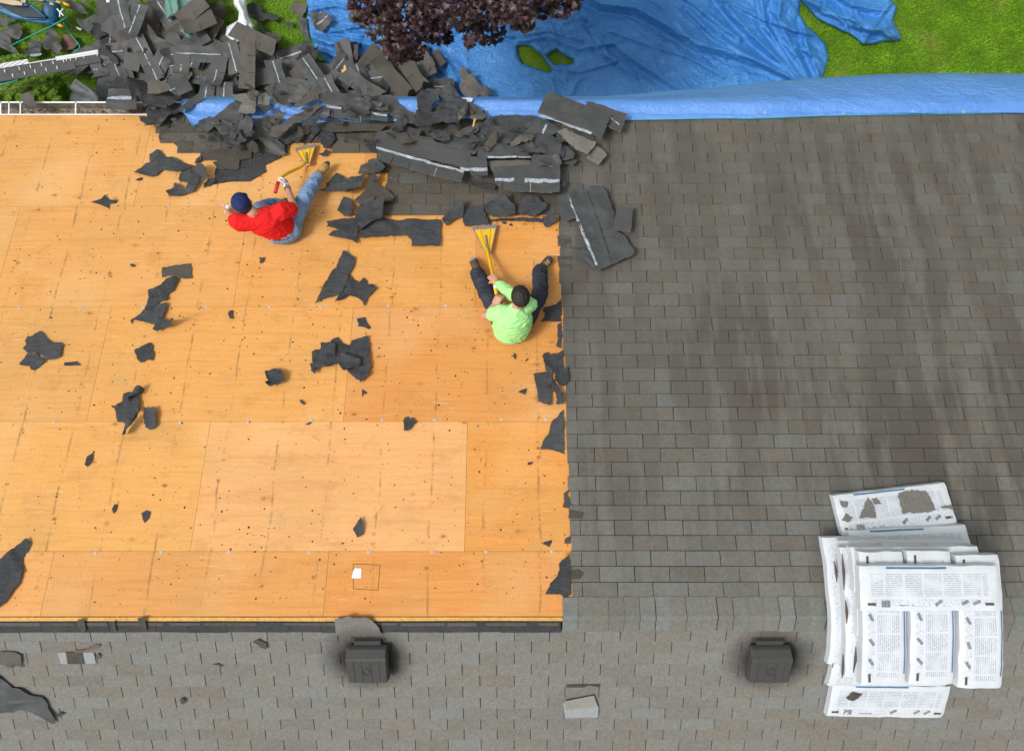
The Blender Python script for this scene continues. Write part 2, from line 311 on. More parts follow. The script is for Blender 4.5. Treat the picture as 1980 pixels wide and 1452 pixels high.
# ---------------------------------------------------------------- object helpers
def tag(o,label=None,cat=None,group=None,kind=None):
    if label: o['label']=label
    if cat: o['category']=cat
    if group: o['group']=group
    if kind: o['kind']=kind
    return o
def link(name,me,parent=None,mats=None,mat=None):
    o=bpy.data.objects.new(name,me); COL.objects.link(o)
    if parent: o.parent=parent
    for mm in (mats or ([mat] if mat else [])): me.materials.append(mm)
    return o
def empty(name,loc,label=None,cat=None,group=None,rot=None):
    o=bpy.data.objects.new(name,None); COL.objects.link(o); o.empty_display_size=.1
    o.matrix_world=Matrix.Translation(loc)@(rot or FLAT)
    return tag(o,label,cat,group)
class MB:
    def __init__(s): s.v=[];s.f=[];s.mi=[];s.c=[]
    def add(s,vs,fs,mi=0,c=None):
        b=len(s.v); s.v+= [tuple(p) for p in vs]; s.f+=[tuple(i+b for i in f) for f in fs]; s.mi+=[mi]*len(fs)
        if c is not None: s.c+= [c]*len(vs)
    def box(s,p8,mi=0,c=None):
        s.add(p8,[(0,3,2,1),(4,5,6,7),(0,1,5,4),(1,2,6,5),(2,3,7,6),(3,0,4,7)],mi,c)
    def cube(s,cx,cy,cz,sx,sy,sz,mi=0,M_=None):
        p=[Vector((cx+a*sx/2,cy+b*sy/2,cz+d*sz/2)) for d in (-1,1) for a,b in ((-1,-1),(1,-1),(1,1),(-1,1))]
        if M_ is not None: p=[M_@q for q in p]
        s.box(p,mi)
    def tube(s,pts,rads,n=8,mi=0,cap=True):
        pts=[Vector(p) for p in pts]
        if not isinstance(rads,(list,tuple)): rads=[rads]*len(pts)
        vs=[];up=Vector((0,0,1)); 
        t0=(pts[1]-pts[0]).normalized(); a=t0.orthogonal().normalized()
        for i,p in enumerate(pts):
            t=(pts[min(i+1,len(pts)-1)]-pts[max(i-1,0)]).normalized()
            a=(a-t*a.dot(t)); a=a.normalized() if a.length>1e-6 else t.orthogonal().normalized(); b=t.cross(a)
            for j in range(n):
                q=2*math.pi*j/n; vs.append(p+(a*math.cos(q)+b*math.sin(q))*rads[i])
        fs=[(i*n+j,i*n+(j+1)%n,(i+1)*n+(j+1)%n,(i+1)*n+j) for i in range(len(pts)-1) for j in range(n)]
        if cap: fs+=[tuple(reversed(range(n))),tuple(range((len(pts)-1)*n,len(pts)*n))]
        s.add(vs,fs,mi)
    def mesh(s,name,smooth=False):
        me=bpy.data.meshes.new(name); me.from_pydata(s.v,[],s.f); me.polygons.foreach_set('material_index',s.mi)
        if s.c:
            a=me.color_attributes.new('tint','FLOAT_COLOR','POINT'); a.data.foreach_set('color',np.array([(x[0],x[1],x[2],1) for x in s.c],dtype='f').ravel())
        if smooth: me.polygons.foreach_set('use_smooth',[True]*len(me.polygons))
        me.update(); return me
    def obj(s,name,mats,parent=None,smooth=False,local=None):
        """local: matrix; verts are given in world and stored relative to it"""
        if local is not None:
            inv=local.inverted(); s.v=[tuple(inv@Vector(p)) for p in s.v]
        o=link(name,s.mesh(name,smooth),parent,mats if isinstance(mats,list) else [mats]); return o
def place(o,parent,mat):
    """give o the world matrix mat under its parent"""
    if parent: o.parent=parent; o.matrix_parent_inverse=Matrix.Identity(4); o.matrix_basis=WM[parent.name].inverted()@mat if parent.name in WM else mat
    else: o.matrix_basis=mat
    WM[o.name]=mat
WM={}
# ---------------------------------------------------------------- torn sheets: polygon -> subdivided, bent, thick mesh
def jag(poly,amp,step,rnd):
    out=[]; amp0=amp
    n=len(poly)
    for i in range(n):
        a=Vector(poly[i]); b=Vector(poly[(i+1)%n]); L=(b-a).length; k=max(1,int(L/step)); nn=Vector((-(b-a).y,(b-a).x))/(L+1e-9)
        out.append(tuple(a))
        for j in range(1,k):
            t=j/k; amp=amp0*(2.2 if rnd.random()<.12 else .8); out.append(tuple(a.lerp(b,t)+nn*rnd.uniform(-amp,amp)))
    return out
def disp_fn(seed,amp,freq,curls,lift):
    off=Vector((seed*7.13,seed*3.7,seed*1.9))
    def f(x,y):
        p=Vector((x,y,0)); z=0.
        for (ang,offd,r) in curls:
            d_=Vector((math.cos(ang),math.sin(ang),0)); d=p.dot(d_)-offd
            if d>0 and r>0:
                dm=min(d,.8*r+.05); z+=min(dm*dm/(2*r)+(d-dm)*.6,.16)
            elif d>0:
                r=-r; a=min(d/r,4.6); q=d-a*r
                nd=r*math.sin(a)+q*math.cos(a); nz=r*(1-math.cos(a))+q*math.sin(a)
                p=p+d_*(nd-d); z+=nz
        cr=1-abs(noise.noise(Vector((x*freq*.8+y*2,y*freq*1.6,3))+off)*2.4); z+=lift+amp*(noise.noise(Vector((x*freq,y*freq,0))+off)*.8+.45+.55*max(0,cr)**3)
        return Vector((p.x,p.y,max(z,.001)))
    return f
def sheet_mesh(poly,fn,thick=.003,grid=.05,name='sheet',bot=None):
    bm=bmesh.new(); vs=[bm.verts.new((x,y,0)) for x,y in poly]
    try: fc=bm.faces.new(vs)
    except Exception: bm.free(); return None
    if fc.calc_area()<1e-7: bm.free(); return None
    fc.normal_update()
    if fc.normal.z<0: fc.normal_flip()
    xs=[p[0] for p in poly]; ys=[p[1] for p in poly]
    bmesh.ops.triangulate(bm,faces=bm.faces[:],ngon_method='EAR_CLIP')
    for ax,lo,hi in ((0,min(xs),max(xs)),(1,min(ys),max(ys))):
        k=min(26,int((hi-lo)/grid))
        for i in range(1,k+1):
            q=lo+(hi-lo)*i/(k+1); co=(q,0,0) if ax==0 else (0,q,0); no=(1,0,0) if ax==0 else (0,1,0)
            bmesh.ops.bisect_plane(bm,geom=bm.verts[:]+bm.edges[:]+bm.faces[:],plane_co=co,plane_no=no,dist=1e-5)
    bmesh.ops.triangulate(bm,faces=[f for f in bm.faces if len(f.verts)>4])
    for v in bm.verts: v.co=fn(v.co.x,v.co.y)
    bm.normal_update()
    # thickness: duplicate below
    top=bm.faces[:]; be=[e for e in bm.edges if len(e.link_faces)==1]
    for e in be: e.smooth=False
    mp={v:bm.verts.new(v.co-v.normal*thick) for v in bm.verts[:]}
    for f in top:
        nf=bm.faces.new([mp[v] for v in reversed(f.verts)]); nf.material_index=1 if bot else 0; nf.smooth=True; f.smooth=True
    for e in be:
        f=e.link_faces[0]; a,b=e.verts
        l=[lp for lp in f.loops if lp.edge==e][0]
        if l.vert!=a: a,b=b,a
        try:
            q=bm.faces.new([b,a,mp[a],mp[b]]); q.material_index=2 if bot else 0
        except Exception: pass
    me=bpy.data.meshes.new(name); bm.to_mesh(me); bm.free(); return me
RND=random.Random(5)
SEED=[1]
def loc2(side,pts,h0):
    """pixel polygon -> local plane coords about its centre"""
    P=[W(side,px,py,h0) for px,py in pts]; c=sum(P,Vector())/len(P); Rm=ROT[side]; inv=Rm.inverted()
    return c,[(inv@(p-c))[:2] for p in P]
def scrap(name,pts,label,cat,side='m',mat='felt',lift=.004,amp=.012,curls=(),thick=.003,jg=.005,step=.022,grid=.05,group=None,h=0.0,tar=None,back=None,freq=5,tilt=None,edge=None,slots=None):
    """a torn piece traced from the photograph, laid on the plane it lies on"""
    SEED[0]+=1; sd=SEED[0]; rr=random.Random(sd)
    c,loc=loc2(side,pts,h)
    if jg: loc=jag(loc,jg,step,rr)
    sz=max(max(p[0] for p in loc)-min(p[0] for p in loc),max(p[1] for p in loc)-min(p[1] for p in loc))
    cs=[(R(a),o*sz,r) for a,o,r in curls]
    fn=disp_fn(sd,amp,freq,cs,lift)
    me=sheet_mesh(loc,fn,thick,grid,name,bot=True)
    if me is None: print('BAD',name,pts[0]); return None
    o=link(name,me,None,[M[mat],M[back or mat],M[edge or mat]])
    mtx=Matrix.Translation(c)@ROT[side]
    if tilt: mtx=mtx@Matrix.Rotation(R(tilt[0]),4,'X')@Matrix.Rotation(R(tilt[1]),4,'Y')
    o.matrix_world=mtx; tag(o,label,cat,group)
    for (a,b_,wd),nm_,mt_ in [(q,'sealant_strip','tar') for q in (tar or [])]+[((q[0],q[1],.009),'tab_slot','cream' if k%2 else 'slot') for k,q in enumerate(slots or [])]:
        if 1:
            A=W(side,*a,h)-c; B=W(side,*b_,h)-c; inv=ROT[side].inverted(); A=(inv@A); B=(inv@B)
            d=(B-A); nrm=Vector((-d.y,d.x,0)).normalized()*wd/2; n=max(3,int(d.length/.05)); pl=[]
            for i in range(n+1): pl.append((A+d*i/n+nrm*rr.uniform(.5,1.2))[:2])
            for i in range(n,-1,-1): pl.append((A+d*i/n-nrm*rr.uniform(.5,1.2))[:2])
            f2=lambda x,y:fn(x,y)+Vector((0,0,.0025))
            m2=sheet_mesh(pl,f2,.001,.06,nm_)
            if m2: link(nm_,m2,o,mat=M[mt_])
    return o
def wm(o):
    return (wm(o.parent)@o.matrix_parent_inverse if o.parent else FLAT)@o.matrix_basis
def adopt(o,parent,mtx=None):
    """parent o, keeping the world matrix it has (or mtx)"""
    m=mtx if mtx is not None else o.matrix_basis.copy()
    o.parent=parent; o.matrix_parent_inverse=wm(parent).inverted(); o.matrix_basis=m; return o
def build(mb,name,mats,parent,mtx=None,smooth=False):
    """mesh whose vertices were given in world space; mtx becomes its own frame"""
    mtx=mtx or FLAT; inv=mtx.inverted(); mb.v=[tuple(inv@Vector(p)) for p in mb.v]
    o=link(name,mb.mesh(name,smooth),None,mats if isinstance(mats,list) else [mats])
    if parent: adopt(o,parent,mtx)
    else: o.matrix_basis=mtx
    return o
# ================================================================ HOUSE
HX=6.7
house=tag(empty('house',(0,YR,0)),'house with a gable roof half stripped to orange plywood and half covered in grey shingles','house')
ZE=ZR-T*(YE-YR); YB=2*YR-YE
mb=MB()
for x in (-HX+.3,HX-.3):
    y0,y1=YB+.45,YE-.45; z=ZE+.10
    s=.1 if x<0 else -.1
    mb.box([(x,y0,0),(x+s,y0,0),(x+s,y1,0),(x,y1,0),(x,y0,z),(x+s,y0,z),(x+s,y1,z),(x,y1,z)])
    mb.add([(x,y0,z),(x,y1,z),(x,YR,ZR-.2)],[(0,1,2)])
for y in (YB+.45,YE-.45):
    mb.cube(0,y,(ZE+.1)/2,2*HX-.8,.1,ZE+.1)
build(mb,'wall',M['wall'],house)
mb=MB()   # rafters and eave boards seen through the joints
for i in range(-14,15):
    x=i*.4877-.06
    for f,s in ((slope_main,0),(slope_back,1)):
        L=(YE-YR)/math.cos(TH)-.03
        a=[f(x+dx,d,h) for h in (-.16,-.02) for dx,d in ((-.02,.02),(.02,.02),(.02,L),(-.02,L))]; mb.box(a)
build(mb,'rafters',M['wood'],house)
mb=MB(); mb.cube(0,YE-.01,ZE-.1,2*HX,.02,.17); build(mb,'fascia',M['wall'],house)
LM=(YE-YR)/math.cos(TH)
mb=MB()
for f in (slope_main,slope_back):
    a=[f(x,d,h) for h in (-.0195,-.0145) for x,d in ((-HX,.01),(HX,.01),(HX,LM-.01),(-HX,LM-.01))]; mb.box(a)
build(mb,'underboard',M['dark'],house)
# plywood sheets: one part each; joints where the photograph has them
def X_at(px,py): return (px-CX)/F*kmain(py)
rows=[(LM-.002-.0,ddist(Wm(0,1066).y),X_at(633,1100)),
      (ddist(Wm(0,1066).y),ddist(Wm(0,815).y),X_at(904,815)),
      (ddist(Wm(0,815).y),ddist(Wm(0,594).y),X_at(683,598)),
      (ddist(Wm(0,594).y),ddist(Wm(0,399).y),X_at(918,594)),
      (ddist(Wm(0,399).y),0.0,X_at(708,300))]
XCUT=X_at(1130,700)
for ri,(d1,d0,xs) in enumerate(rows):
    x0=xs
    while x0>-HX: x0-=2.4384
    while x0<XCUT+.3:
        a,b=max(x0,-HX)+.0013,min(x0+2.4384,HX)-.0013
        if b-a>.1:
            mb=MB(); q=.0014
            mb.box([slope_main(x,d,h) for h in (-.0135,0) for x,d in ((a,d0+q),(b,d0+q),(b,d1-q),(a,d1-q))])
            mb.mi=[0,0]+[1]*4
            sh=build(mb,'plywood_sheet',[M['ply'],M['plyedge']],house,Matrix.Translation(slope_main((a+b)/2,(d0+d1)/2,0))@MAIN)
            cx=(a+b)/2; r5=random.Random(int(cx*10)+ri*17); lft=max(0,min(1,(.5-cx)/5)); v5=r5.uniform(.94,1.05)
            cc=(.74*v5,(.292+.072*lft)*v5*r5.uniform(.95,1.05),(.058+.046*lft)*v5)
            if ri==1 and -3.2<cx<-.8: cc=(.82,.42,.16)
            sh.color=(*cc,1)
        x0+=2.4384
mb=MB(); mb.box([slope_main(x,d,h) for h in (-.0135,-.0005) for x,d in ((XCUT+1.5,0),(HX,0),(HX,LM),(XCUT+1.5,LM))]); build(mb,'covered_sheathing',M['ply'],house)
mb=MB(); mb.box([slope_back(x,d,h) for h in (-.0135,0) for x,d in ((-HX,.03),(HX,.03),(HX,LM),(-HX,LM))]); build(mb,'back_sheathing',M['plyedge'],house)
# exposed bright edge of the plywood at the ridge
mb=MB(); rr=random.Random(3)
xe=X_at(1088,1196); x=-HX
while x<xe:
    x2=min(x+rr.uniform(.5,1.3),xe)
    mb.box([Vector((xx,YR+yy,ZR+zz)) for zz in (-.03,.004+rr.uniform(0,.004)) for xx,yy in ((x,-.03-rr.uniform(0,.008)),(x2-.002,-.03-rr.uniform(0,.008)),(x2-.002,-.004),(x,-.004))]); x=x2
build(mb,'ridge_edge_board',M['plyedge'],house)
# cap nails along the joints
WASH=[(326,397),(432,397),(657,395),(38,596),(156,594),(277,594),(399,593),(521,593),(620,593),(751,591),(862,591),(1051,590),(105,816),(348,816),(481,814),(602,813),(739,812),(840,812),(970,810),(1055,810),(53,1070),(185,1069),(312,1068),(443,1067),(598,1067),(713,1067),(836,1066),(940,1066),(1067,1066)]
for px,py in WASH:
    mb=MB(); p=Wm(px,py); n=Vector((0,math.sin(TH),math.cos(TH)))
    mb.tube([p,p+n*.003],[.015,.014],12); mb.tube([p+n*.003,p+n*.007],[.007,.006],8)
    build(mb,'cap_nail',M['washer'],house,Matrix.Translation(p)@MAIN)
# ---- shingle tabs
TW=.3067; EXP=1.2192/9
D1=ddist(Wm(0,241.3).y); PH=[X_at(1599.3,251),X_at(1576.5,272)]
def tint(rr,warm=.28,cool=.30):
    return (rr.random(),1.0*(rr.random()<warm)*rr.uniform(.3,1),1.0*(rr.random()<cool)*rr.uniform(.3,1))
def tab(mb,f,x0,x1,dlow,dtop,butt_low,h0,c,g=.0034,rr=None):
    """one shingle tab; the butt end stands proud, the top end slides under the next course"""
    hb,ht=h0+.0105,h0+.0035
    if rr: hb+=rr.uniform(-.001,.0025)
    a,b=(hb,ht) if butt_low else (ht,hb)
    q=.0065 if butt_low else .0055  # tab stops short, baring the dark underlay as a painted shadow line
    dl=dlow+(0 if butt_low else q); dt=dtop-(q if butt_low else 0)
    if rr:
        j=rr.uniform(-.0015,.0015); dl+=j if butt_low else 0; dt+=0 if butt_low else j
    sk=rr.uniform(-.002,.002) if rr else 0
    P=[f(x0+g+sk,dl,h0+.001),f(x1-g+sk,dl,h0+.001),f(x1-g,dt,h0+.001),f(x0+g,dt,h0+.001),f(x0+g+sk,dl,a),f(x1-g+sk,dl,a),f(x1-g,dt,b),f(x0+g,dt,b)]
    mb.box(P,0,c)
def edge_px(py):
    ks=[(225,1210),(240,1085),(430,1082),(500,1080),(600,1086),(700,1091),(850,1094),(950,1099),(1100,1104),(1165,1106)]
    for (a,xa),(b,xb) in zip(ks,ks[1:]):
        if py<=b: return xa+(xb-xa)*max(0,py-a)/(b-a)
    return ks[-1][1]
def py_of_d(d): 
    p=slope_main(0,d); return CY-F*p.y/(H-p.z)
rr=random.Random(11); mb=MB(); old=MB(); base=MB()
nrow=int((LM-.16-D1)/EXP)+1
for i in range(-1,nrow+1):
    d0=D1+i*EXP; d1=d0+EXP
    if d0<0: d0=0
    if d1>LM-.145: d1=LM-.145
    if d1-d0<.02: continue
    pc=py_of_d((d0+d1)/2); xmin=X_at(edge_px(pc),pc); ph=PH[i%2]
    x=ph-math.ceil((ph+HX)/TW)*TW
    zone=[(xmin+rr.uniform(-.012,.012),HX,mb)]
    zs={-1:[(300,1)],0:[(300,1)],1:[(312,1)],2:[(345,560),(640,1)],3:[(730,1)],4:[(735,1)]}.get(i,[(745,1)] if i<9 else [])
    for za,zb in zs:
        if i==9: break
        zone.append((X_at(za,pc)+rr.uniform(-.02,.02),xmin if zb==1 else X_at(zb,pc),old))
    while x<HX:
        for za,zb,m_ in zone:
            a,b=max(x,za),min(x+TW,zb)
            if b-a>.03: tab(m_,slope_main,a,b,d0,d1,True,.010,tint(rr),rr=rr)
        x+=TW
    a=zone[0][0]+.004; base.box([slope_main(xx,dd,h) for h in (.003,.0102) for xx,dd in ((a,d0),(HX,d0),(HX,d1),(a,d1))])
build(mb,'slope_shingles',M['sh_main'],house)
build(base,'shingle_underlay',M['slot'],house)
if old.v: build(old,'uncleared_shingles',M['sh_old'],house)
mb=MB(); e=.1282; dB=(YR-Wb(0,1237).y)/math.cos(TH)
PB=[(1095.3-CX)/F*kback(1249),(1128.6-CX)/F*kback(1272)]
for i in range(-1,int((LM-dB)/e)):
    d0=dB+i*e; d1=d0+e; d0=max(d0,.06 )
    ph=PB[i%2]; x=ph-math.ceil((ph+HX)/TW)*TW
    while x<HX:
        a,b=max(x,-HX),min(x+TW,HX)
        if b-a>.02: tab(mb,slope_back,a,b,d0,d1,False,.006,tint(rr,.33,.36),rr=rr)
        x+=TW
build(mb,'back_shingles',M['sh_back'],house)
mb=MB(); mb.box([slope_back(x,d,h) for h in (.001,.0065) for x,d in ((-HX,.05),(HX,.05),(HX,LM),(-HX,LM))]); build(mb,'back_underlay',M['slot'],house)
# ridge caps, right of the stripped part
x=X_at(1088,1200); mb=MB(); k=0
xs0=x
while x<HX:
    wd=.1335; c=tint(rr,.35,.45); lead=.018; 
    ym,yb_=YR+.158+rr.uniform(-.005,.005),YR-.135+rr.uniform(-.004,.004)
    prof=[(ym,ZR-T*(ym-YR)+.017),(YR+.055,ZR-T*.055+.024),(YR+.014,ZR+.024),(YR-.014,ZR+.024),(YR-.055,ZR-T*.055+.021),(yb_,ZR-T*(YR-yb_)+.019)]
    vs=[];  j=rr.uniform(-.004,.004)
    for (yy,zz) in prof: vs+= [(x+j,yy,zz+.009),(x+wd-.0022+j,yy,zz+.001),(x+j,yy,zz),(x+wd-.0022+j,yy,zz-.006)]
    fs=[]
    for q in range(len(prof)-1):
        a=q*4; b=a+4; fs+=[(a,b,b+1,a+1),(a+2,a+3,b+3,b+2),(a,a+2,b+2,b),(a+1,b+1,b+3,a+3)]
    fs+=[(0,1,3,2),(len(vs)-4,len(vs)-2,len(vs)-1,len(vs)-3)]
    mb.add(vs,fs,0,c); x+=wd; k+=1
build(mb,'ridge_cap',M['sh_cap'],house)
mb=MB()
for sg in (1,-1):
    f=(lambda a,d,h:Vector((a,YR+d*math.cos(TH)-0,ZR-d*math.sin(TH)+h))) if sg==1 else (lambda a,d,h:Vector((a,YR-d*math.cos(TH),ZR-d*math.sin(TH)+h)))
    mb.box([f(xx,dd,hh) for hh in (-.004,.016) for xx,dd in ((xs0+.004,0),(HX,0),(HX,.135),(xs0+.004,.135))])
build(mb,'cap_underlay',M['slot'],house)
# old cap felt band over the ridge on the stripped side
mb=MB(); rr=random.Random(8); x=-HX
while x<xs0-.01:
    x2=min(x+rr.uniform(.25,.6),xs0-.01); y2=YR-.135+rr.uniform(-.006,.006)
    mb.box([slope_back(xx,d,h) for h in (.012,.020+rr.uniform(0,.004)) for xx,d in ((x,.035+rr.uniform(0,.008)),(x2-.003,.035+rr.uniform(0,.008)),(x2-.003,.150+rr.uniform(-.006,.006)),(x,.150+rr.uniform(-.006,.006)))],0,tint(rr)); x=x2
build(mb,'old_cap_band',M['felt'],house)
mb=MB(); x=-HX
while x<xs0-.05:
    x2=min(x+rr.uniform(.12,.5),xs0-.02)
    if rr.random()<.75: mb.box([slope_back(xx,d,h) for h in (.019,.0258) for xx,d in ((x,.045),(x2,.045),(x2,.075+rr.uniform(-.006,.006)),(x,.075+rr.uniform(-.006,.006)))],0,tint(rr))
    x=x2+rr.uniform(.01,.1)
build(mb,'cap_remnants',M['sh_old'],house)
# patched hole in the sheathing
p=[(683,1090),(735,1092),(731,1141),(683,1138)]
mb=MB()
q=[Wm(a,b) for a,b in p]; n=Vector((0,math.sin(TH),math.cos(TH)))
for i in range(4):
    a,b=q[i],q[(i+1)%4]; t=(b-a).normalized().cross(n)*.0020
    mb.box([a-t,b-t,b+t,a+t,a-t+n*.0015,b-t+n*.0015,b+t+n*.0015,a+t+n*.0015])
patch=build(mb,'patch_joint',M['bark'],house,Matrix.Translation(q[0])@MAIN)
mb=MB(); w4=[Wm(a,b) for a,b in [(684,1101),(687,1098),(699,1099),(698,1118),(680,1118),(682,1108)]]
mb.add([v_+n*.002 for v_ in w4],[tuple(reversed(range(6)))]); adopt(build(mb,'paint_mark',M['wrapwhite'],None),patch)
# gutter
mb=MB(); gz=ZE-.02; y0,y1=2.953,3.088
prof=[(y0,gz),(y0,gz-.10),(y0+.03,gz-.115),(y1-.03,gz-.115),(y1-.005,gz-.05),(y1,gz)]
vs=[];fs=[]
for xx in (-HX,HX): vs+=[(xx,a,b) for a,b in prof]
n_=len(prof)
for i in range(n_-1): fs.append((i,i+1,n_+i+1,n_+i))
mb.add(vs,fs); gut=build(mb,'gutter',M['gutterin'],house)
mb=MB(); mb.cube(0,y1,gz+.002,2*HX,.016,.014); mb.cube(0,y0-.004,gz+.006,2*HX,.013,.012); adopt(build(mb,'gutter_lip',M['white'],None),gut)
for px in (2,18,40,147,-60,-130):
    xx=(px-CX)/F*(H-gz); mb=MB(); mb.cube(xx,(y0+y1)/2,gz+.005,.013,y1-y0+.01,.008); adopt(build(mb,'gutter_hanger',M['white'],None),gut)
rr=random.Random(4); mb=MB()
for i in range(420):
    xx=rr.uniform(-6.6,-3.4); yy=rr.uniform(y0+.02,y1-.03); s=rr.uniform(.004,.022); a=rr.uniform(0,6.28); z=gz-.105+rr.uniform(0,.02)
    mb.add([(xx+s*math.cos(a+k*2.1),yy+s*.7*math.sin(a+k*2.1),z+rr.uniform(0,.006)) for k in range(3)],[(0,1,2)])
o=build(mb,'gutter_litter',M['rust'],None); adopt(o,gut); tag(o,kind='stuff')
# box vents on the back slope (each with its hood, throat and flange)
def vent(px,py):
    c=Wb(px,py,.15); c.z-=.15; Rm=Matrix.Translation(c)@BACK
    def L(x,y,z): return Rm@Vector((x,y,z))
    mb=MB(); mb.box([L(a,b,z) for z in (.018,.022) for a,b in ((-.15,-.15),(.15,-.15),(.15,.21),(-.15,.21))])
    v=build(mb,'roof_vent',M['vent'],house,Rm)
    mb=MB(); mb.box([L(a,b,z) for z in (.02,.06) for a,b in ((-.115,-.10),(.115,-.10),(.115,.205),(-.115,.205))]); adopt(build(mb,'vent_throat',M['vent'],None,Rm),v)
    # hood: cross-section rises from the ridge side to a crease, then slopes to the mouth
    mb=MB(); sec=[(.165,.085),(.160,.110),(.105,.180),(-.165,.160),(-.175,.085)]
    wx=[.165,.168,.176,.168,.170]; vs=[]
    for (yy,zz),ww in zip(sec,wx): vs+=[L(-ww,yy,zz),L(ww,yy,zz)]
    low=[L(-.175,.165,.055),L(.175,.165,.055),L(.178,-.178,.05),L(-.178,-.178,.05)]
    fs=[(0,1,3,2),(2,3,5,4),(4,5,7,6),(6,7,9,8)]
    b=len(vs); vs+=low
    fs+=[(b,b+1,1,0),(8,9,b+2,b+3),(b,0,2,4,6,8,b+3),(1,b+1,b+2,9,7,5,3)]
    mb.add(vs,fs); hd=adopt(build(mb,'vent_hood',M['vent'],None,Rm),v)
    bv=hd.modifiers.new('bevel','BEVEL'); bv.width=.010; bv.segments=3
    for xx in (-.11,-.04,.04,.11):
        mb=MB(); mb.box([L(xx+s,y,z) for s,y,z in ((-.0022,.095,.174),(.0022,.095,.174),(.0022,-.160,.155),(-.0022,-.160,.155),(-.0015,.095,.183),(.0015,.095,.183),(.0015,-.160,.1645),(-.0015,-.160,.1645))]); adopt(build(mb,'hood_rib',M['vent'],None,Rm),v)
    mb=MB(); pts=[L(.032*math.cos(t*.5236),-.03+.036*math.sin(t*.5236),.1740+.0028*math.sin(t*.5236)) for t in range(13)]; mb.tube(pts,.0025,6); adopt(build(mb,'hood_boss',M['vent'],None,Rm),v)
for px,py,_ in VENTPX: vent(px,py)
# ================================================================ GROUND
mb=MB(); nx,ny=80,60
for j in range(ny+1):
    for i in range(nx+1):
        xx,yy=-60+120*i/nx,-60+120*j/ny; mb.v.append((xx,yy,.0+.05*noise.noise(Vector((xx*.15,yy*.15,0)))-.03))
for j in range(ny):
    for i in range(nx):
        a=j*(nx+1)+i; mb.f.append((a,a+1,a+nx+2,a+nx+1))
mb.mi=[0]*len(mb.f); g_=mb.obj('ground',M['ground'],smooth=True); tag(g_,kind='structure')
rr=random.Random(21); mb=MB()
def blades(x0,x1,y0,y1,n,skip=None):
    for i in range(n):
        xx,yy=rr.uniform(x0,x1),rr.uniform(y0,y1); a=rr.uniform(0,6.28); h=rr.uniform(.02,.06); wdt=rr.uniform(.003,.007); l=rr.uniform(.015,.06)
        clump=noise.noise(Vector((xx*3,yy*3,2)))
        if clump<-.35: h*=.4
        dx,dy=math.cos(a),math.sin(a); t=rr.uniform(.65,1.3)+clump*.5
        z=-.01
        mb.add([(xx-dy*wdt,yy+dx*wdt,z),(xx+dy*wdt,yy-dx*wdt,z),(xx+dx*l,yy+dy*l,z+h)],[(0,1,2)],0,(t,t,t*.9))
blades(3.4,10.2,5.0,7.6,52000); blades(-10,-3.0,5.0,7.6,20000)
go=mb.obj('grass',M['grass']); tag(go,'green lawn grass with pale worn spots round the tarps','grass',kind='stuff')
# ================================================================ TARPS
def interp(pts,x):
    if x<=pts[0][0]: return pts[0][1]
    for (a,ya),(b,yb) in zip(pts,pts[1:]):
        if x<=b: return ya+(yb-ya)*(x-a)/(b-a)
    return pts[-1][1]
LOW=[(352,214),(372,244),(470,241),(570,238),(700,236),(800,232),(935,229),(1040,231),(1200,232.5),(1300,231),(1400,229),(1450,230),(1600,224),(1800,221),(1980,218.5),(2300,215)]
OUT=[(1000,191),(1180,190),(1250,186),(1350,176),(1450,168),(1600,155),(1750,147),(1900,143),(1980,144.5),(2300,150)]
def eave_tarp():
    mb=MB(); xs=list(np.arange(352,2300,6.0)); nr=26; V=[]
    for px in xs:
        lo=interp(LOW,px); ou=interp(OUT,px)
        a=Wm(px,lo,.035); X=a.x; ye=2.96; e_=Vector((X,ye,ZR-T*(ye-YR)+.045))
        lip=Vector((X,3.10,gz+.035)); b=(191-ou)/46.
        bulge=Vector((X,(CY-ou)/F*(H-5.6),5.6))
        hang=Vector((X,bulge.y-.02,4.9)); ctrl=[a,a.lerp(e_,.5),e_,lip,bulge.lerp(lip,.5)+Vector((0,.035*b,.08*b)),bulge,hang]
        # piecewise catmull
        for r in range(nr):
            t=r/(nr-1)*(len(ctrl)-1); k=min(int(t),len(ctrl)-2); u=t-k
            p0,p1,p2,p3=ctrl[max(k-1,0)],ctrl[k],ctrl[k+1],ctrl[min(k+2,len(ctrl)-1)]
            q=.5*((2*p1)+(p2-p0)*u+(2*p0-5*p1+4*p2-p3)*u*u+(3*p1-p0-3*p2+p3)*u**3)
            s1=noise.noise(Vector((q.x*1.3+r*.22,r*.35,3)))*.5+noise.noise(Vector((q.x*.7-r*.12,r*.9,8)))*.5
            rad=abs(noise.noise(Vector((q.x*2.2+r*.30,r*.16,1))))
            amp=.006+.026*min(1,r/8)
            q=q+Vector((0,s1*.008,(s1*.6+(.5-rad)*.7)*amp))
            V.append(q)
    F_=[]
    for i in range(len(xs)-1):
        for r in range(nr-1): a=i*nr+r; F_.append((a,a+1,a+nr+1,a+nr))
    mb.add(V,F_); t=build(mb,'eave_tarp',M['tarp'],None,Matrix.Translation((1.5,3.1,6.2)),smooth=True)
    s=t.modifiers.new('solid','SOLIDIFY'); s.thickness=.003
    tag(t,'long blue tarp folded over the eave and gutter, with small eyelets along its lower hem','tarp')
    for px,py in [(936,196+31),(1479,219),(1631,220),(1765,217),(1863,217),(1919,214)]:
        p=Wm(px,py-1,.06); m2=MB(); pts=[p+Vector((.014*math.cos(k*.7854),.014*math.sin(k*.7854),0)) for k in range(9)]; m2.tube(pts,.004,6)
        adopt(build(m2,'eyelet',M['washer'],None),t)
    m2=MB(); m2.tube([Wm(px,interp(LOW,px)+.4,.035) for px in np.arange(372,2300,14.)],.0045,5); adopt(build(m2,'hem_cord',M['teal'],None),t)
eave_tarp()
